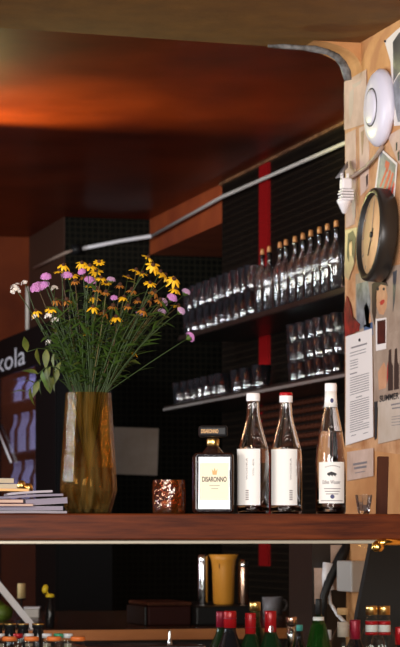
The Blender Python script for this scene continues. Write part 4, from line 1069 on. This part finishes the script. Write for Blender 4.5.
# left clutter
c, d = onw(50, 627.5); s = d / F
lb_ = thing('oil_bottle', 'small dark bottle with yellow flip spout on the worktop at left', 'bottle', c)
MB().lathe([(0, 0), (4 * s, 0), (4.5 * s, s), (4.5 * s, 20 * s), (2.4 * s, 25 * s), (2.2 * s, 31 * s), (0, 31 * s)], 20).build('glass_body', M['darkglass'], lb_)
MB().lathe([(2.3 * s, 30 * s), (4.6 * s, 30.5 * s), (4.6 * s, 33 * s), (2 * s, 34 * s), (0, 34 * s)], 18).build('collar', M['yellow'], lb_)
MB().lathe([(0, -5 * s), (2.4 * s, -3 * s), (3.2 * s, 0), (2.4 * s, 3.5 * s), (0, 5 * s)], 16, Matrix.Translation((-5 * s, 0, 38.5 * s)) @ Matrix.Rotation(.35, 4, 'Y')).build('spout_lid', M['yellow'], lb_)
MB().tube([(-1.5 * s, 0, 33.5 * s), (-3.5 * s, 0, 36 * s)], .8 * s, 6).build('hinge', M['yellow'], lb_)
c, d = onw(21.5, 622); s = d / F
cs = thing('candle_stand', 'pale pillar candle raised on a thin stand at left of the worktop', 'candle', c)
MB().lathe([(0, 0), (6 * s, 0), (6 * s, 1.2 * s), (.9 * s, 2.2 * s), (.9 * s, 22 * s), (4.4 * s, 22.6 * s), (4.4 * s, 23.6 * s), (0, 23.6 * s)], 18).build('stand', M['blackmatt'], cs)
MB().lathe([(0, 23.8 * s), (4.1 * s, 23.8 * s), (4.1 * s, 38 * s), (3.6 * s, 38.6 * s), (0, 38.3 * s)], 20).build('candle', M['wax'], cs)
pA, dA = onw(24, 618); s = dA / F
nb = thing('napkin_box', 'small white napkin box between the candle stand and dark bottle', 'box', (pA.x, pA.y, ZT), RZ)
MB().box((0, 0, .0005), (15 * s, .09, 9 * s)).build('body', M['offwhite'], nb, bevel=.003)
MB().box((-.2 * s, -.004, 9.2 * s), (16 * s, .094, 11 * s)).build('lid', M['white'], nb, bevel=.002)
for x, y, r, l in ((4, 621, 9, 'lime-green fruit at the far left of the worktop, nearer one'), (-3, 616, 9, 'lime-green fruit at the far left of the worktop, behind the nearer one')):
    c, d = onw(x, y); s = d / F
    o = MB().lathe([(0, 0), (4 * s, .6 * s), (7.6 * s, 3.4 * s), (r * s, 8 * s), (7.6 * s, 12.6 * s), (4 * s, 15.4 * s), (1 * s, 16.5 * s), (0, 17 * s)], 20).build('lime', M['lime'], None, loc=c)
    tag(o, l, 'fruit', 'limes on the worktop')
# white flat bar leaning in from the left
A = PYp(34, 628, YT + .12); A.z = ZT + .004; B = PYp(-30, 550, YT + .12)
dv = (B - A).normalized(); nv = Vector((dv.z, 0, -dv.x)).normalized() * .0115
tag(MB().prism([A - nv, A + nv, B + nv, B - nv], (0, .006, 0)).build('white_bar', M['white'], center=True), 'flat white bar leaning diagonally on the worktop at far left', 'bar')
tag(MB().box((-.34, YT + .1, ZT + .0005), (-.02, YT + .45, ZT + .33)).build('dark_crate', M['blackmatt'], bevel=.006) if False else MB().box((PYp(-70, 600, YT + .2).x, YT + .1, ZT + .0005), (PYp(-22, 600, YT + .2).x, YT + .5, ZT + .30)).build('dark_crate', M['blackmatt'], None, bevel=.006, center=True), 'dark crate beyond the frame that the white bar leans on', 'crate')

# ================================================================== BOTTLES BEHIND THE GLASS
YB = YL + .62
def bpos(px, Y=YB):
    d = Y / dY(px); return Vector((d * dX(px), Y, zs + .0005)), d / F
def shelf_bottle(px, ytop, capw, caph, label, glass, capm, shape='wine', Y=YB, bodyr=.037, extra=None, cork=False):
    c, s = bpos(px, Y); H = EYE - (ytop - HOR) * s - zs
    t = thing('spirit_bottle', label, 'bottle', c, RZ, 'bottles behind the glass screen')
    rc = capw / 2 * s; rn = rc * .9
    neck = H - caph * s
    if shape == 'wine': prof = [(0, 0), (bodyr * .95, 0), (bodyr, .004), (bodyr, H * .62), (bodyr * .9, H * .68), (rn * 1.2, H * .80), (rn, H * .84), (rn, neck + .004), (0, neck + .004)]
    elif shape == 'slope': prof = [(0, 0), (bodyr * .95, 0), (bodyr, .004), (bodyr, H * .50), (bodyr * .86, H * .62), (bodyr * .55, H * .78), (rn * 1.1, H * .88), (rn, neck + .004), (0, neck + .004)]
    else: prof = [(0, 0), (bodyr * .95, 0), (bodyr, .004), (bodyr, H * .66), (bodyr * .93, H * .72), (rn * 1.15, H * .84), (rn, H * .87), (rn, neck + .004), (0, neck + .004)]
    MB().lathe(prof, 28).build('glass_body', M[glass], t)
    MB().lathe([(rn, neck), (rc, neck + .0005), (rc, H - .003), (rc * .93, H), (0, H)], 28).build('cap', M[capm], t)
    if extra: extra(t, s, H, rc, neck)
    return t
def band(z0, z1, r0, m, name='neck_label'):
    def fn(t, s, H, rc, neck):
        MB().lathe([(rc * .5, H - z1 * s), (rc * r0, H - z1 * s), (rc * r0, H - z0 * s), (rc * .5, H - z0 * s)], 28).build(name, M[m], t)
    return fn
def s_mark(t, s, H, rc, neck):
    mb = MB(); put_text(mb, 'S', lambda u, v: wrap(rc * 1.0 + .0012, -.25 + .75 * u, H - (37 - 11 * v) * s)); mb.build('lettering', M['creamlabel'], t)
    MB().lathe([(rc * .99, H - 8 * s), (rc * 1.03, H - 8 * s), (rc * 1.03, H - 7 * s), (rc * .99, H - 7 * s)], 28).build('cap_ring', M['darkredfoil'], t)
def emblem(t, s, H, rc, neck):
    mb = MB(); mb.add([wrap(rc * 1.02, .1 + .42 * math.cos(q), H - 18 * s + 3.6 * s * math.sin(q)) for q in [2 * PI * i / 10 for i in range(10)]], [tuple(range(10))]); mb.build('emblem', M['steel'], t)
def redwhite(t, s, H, rc, neck):
    r = rc * 1.06
    MB().lathe([(rc * .6, H - 29 * s), (r, H - 29 * s), (r, H - 15 * s), (rc * .6, H - 15 * s)], 28).build('neck_label', M['label'], t)
    a = MB().lathe([(r * 1.01, H - 19 * s), (r * 1.02, H - 19 * s), (r * 1.02, H - 15 * s), (r * 1.01, H - 15 * s)], 28); a.lathe([(r * 1.01, H - 29 * s), (r * 1.02, H - 29 * s), (r * 1.02, H - 26 * s), (r * 1.01, H - 26 * s)], 28)
    a.build('red_bands', M['red'], t)
def foil(n):
    def fn(t, s, H, rc, neck):
        mb = MB()
        for k_ in n: mb.lathe([(rc * .98, H - k_ * s - .002), (rc * 1.05, H - k_ * s - .002), (rc * 1.05, H - k_ * s), (rc * .98, H - k_ * s)], 28)
        mb.build('cap_ring', M['darkredfoil'], t)
    return fn
shelf_bottle(230, 611, 13, 17, 'dark bottle with bright red cap and pale S on its neck', 'darkglass', 'red', extra=s_mark)
shelf_bottle(221.5, 611.5, 11, 16, 'dark bottle with darker red cap, half hidden beside the S bottle', 'darkgreen', 'darkredfoil', Y=YB + .11)
shelf_bottle(250.5, 613, 11, 25, 'green bottle with long red foil neck in front of the gold cap', 'darkgreen', 'red', extra=foil((5, 14)))
shelf_bottle(255, 602, 11.5, 9, 'bottle with ribbed gold cap behind the long red foil neck', 'darkgreen', 'gold', Y=YB + .12, extra=band(9.5, 25, .86, 'gold', 'foil_neck'))
shelf_bottle(270.5, 611, 12, 24, 'green bottle with red foil neck bearing a silver emblem', 'darkgreen', 'red', extra=emblem)
shelf_bottle(291.3, 617, 11.5, 7, 'clear bottle with flat silver-grey screw cap', 'glass', 'copper', 'tall', extra=band(8, 30, .72, 'steel', 'neck_sleeve'))
shelf_bottle(299.5, 625, 7, 6, 'small bottle with teal cap behind the silver-capped one', 'darkglass', 'tealcap', 'tall', Y=YB + .14, bodyr=.025)
shelf_bottle(318.5, 599, 6.5, 18, 'green sloping bottle with thin black stopper and white collar', 'greenglass', 'black', 'slope', bodyr=.040, extra=band(18, 25, 1.75, 'label', 'collar'))
shelf_bottle(328.5, 630, 6, 10, 'small white-capped bottle between the green and corked bottles', 'glass', 'capwhite', 'tall', Y=YB + .10, bodyr=.025)
shelf_bottle(343, 608, 12, 7, 'clear bottle with cork stopper and beige neck label', 'glass', 'cork', 'tall', extra=band(14, 29, .95, 'greypaper'))
shelf_bottle(355, 620, 11, 22, 'bottle with dark crimson foil neck right of the corked bottle', 'darkglass', 'darkredfoil')
shelf_bottle(371.6, 606, 12, 9, 'left bottle of the gold-capped pair with red and white neck bands', 'glass', 'gold', 'tall', extra=redwhite)
shelf_bottle(384.2, 606, 12, 9, 'right bottle of the gold-capped pair with red and white neck bands', 'glass', 'gold', 'tall', extra=redwhite)
shelf_bottle(399.5, 627, 9, 18, 'bottle with red cap at the far right frame edge', 'darkglass', 'red')
# chrome pourer and steel tray
sp = PYp(172.5, 647, YB); 
tA, tB = bpos(84), bpos(204)
zt_ = EYE - (645.3 - HOR) * (YB / dY(140)) / F
st = MB().box((tA[0].x, YB - .02, zs + .0005), (tB[0].x, YB + .16, zt_)).build('steel_bin', M['steel'], None, bevel=.004, center=True)
tag(st, 'flat steel bin with a bright rim between the jars and bottles', 'bin')
pr = thing('pourer', 'slim chrome pouring spout standing on the steel bin', 'pourer', Vector((sp.x, YB + .03, zt_ + .0005)))
MB().lathe([(0, 0), (.007, 0), (.007, .006), (.0045, .012), (.004, .034), (.0046, .038), (0, .038)], 14).build('tube', M['steel'], pr)
# rows of small capped jars at the lower left
rz_ = EYE - (666 - HOR) * (YB / dY(40)) / F
jr = MB().box((bpos(-30)[0].x, YB - .12, zs + .0005), (bpos(82)[0].x, YB + .22, rz_)).build('jar_riser', M['blackmatt'], None, center=True)
tag(jr, 'dark riser under the rows of small capped jars', 'riser')
def mini(px, ytop, w_px, capm, rim, Y, label):
    d = Y / dY(px); s = d / F; z = EYE - (ytop - HOR) * s; H = z - rz_ - .0005
    t = thing('small_jar', label, 'jar', (d * dX(px), Y, rz_ + .0005), 0, 'small capped jars behind the glass')
    r = w_px / 2 * s
    MB().lathe([(0, 0), (r * .92, 0), (r * .95, .003), (r * .95, H - 9 * s), (r * .8, H - 6 * s), (r * .8, H - 3 * s), (0, H - 3 * s)], 20).build('glass_body', M['glass'] if capm != 'black' else M['darkglass'], t)
    MB().lathe([(r * .85, H - 4.5 * s), (r, H - 4.2 * s), (r, H - 1 * s), (r * .92, H), (0, H)], 20).build('cap', M[capm], t)
    if rim: MB().lathe([(r * .7, H + .0004), (r * 1.0, H + .0004), (r * 1.04, H - .001), (r * 1.04, H - 1.3 * s), (r * .99, H - 1.3 * s)], 20).build('cap_rim', M[rim], t)
    MB().lathe([(0, .004), (r * .8, .004), (r * .8, H - 10 * s), (0, H - 10 * s)], 14).build('contents', M['brownwood'] if capm != 'white' else M['creambook'], t)
for x, l in ((-7, 'partly cut by the frame'), (9, 'nearest the left frame edge'), (31.5, 'second along the front row'), (54, 'third along the front row'), (78, 'last along the front row, next to the steel bin')):
    mini(x, 636.5, 15, 'orangecap', None, YB - .07, 'orange-capped small jar, ' + l)
for x, m, l in ((0, 'white', 'white-capped small jar in the middle row, at the frame edge'), (18, 'red', 'red-capped small jar in the middle row'), (29, 'white', 'white-capped small jar in the middle row, beside the red one'), (47, 'white', 'white-capped small jar in the middle row, left of the green one'), (58.5, 'greencap', 'green-capped small jar in the middle row'), (68, 'white', 'white-capped small jar in the middle row, right of the green one')):
    mini(x, 633.5, 10, m, None, YB + .0, l)
for x, l in ((-3, 'cut by the frame'), (10, 'first full one from the left'), (23, 'second from the left'), (38, 'nearest the dark yellow-topped bottle')):
    mini(x, 623.5, 12, 'black', 'gold', YB + .13, 'black-capped jar with gold rim in the back row, ' + l)
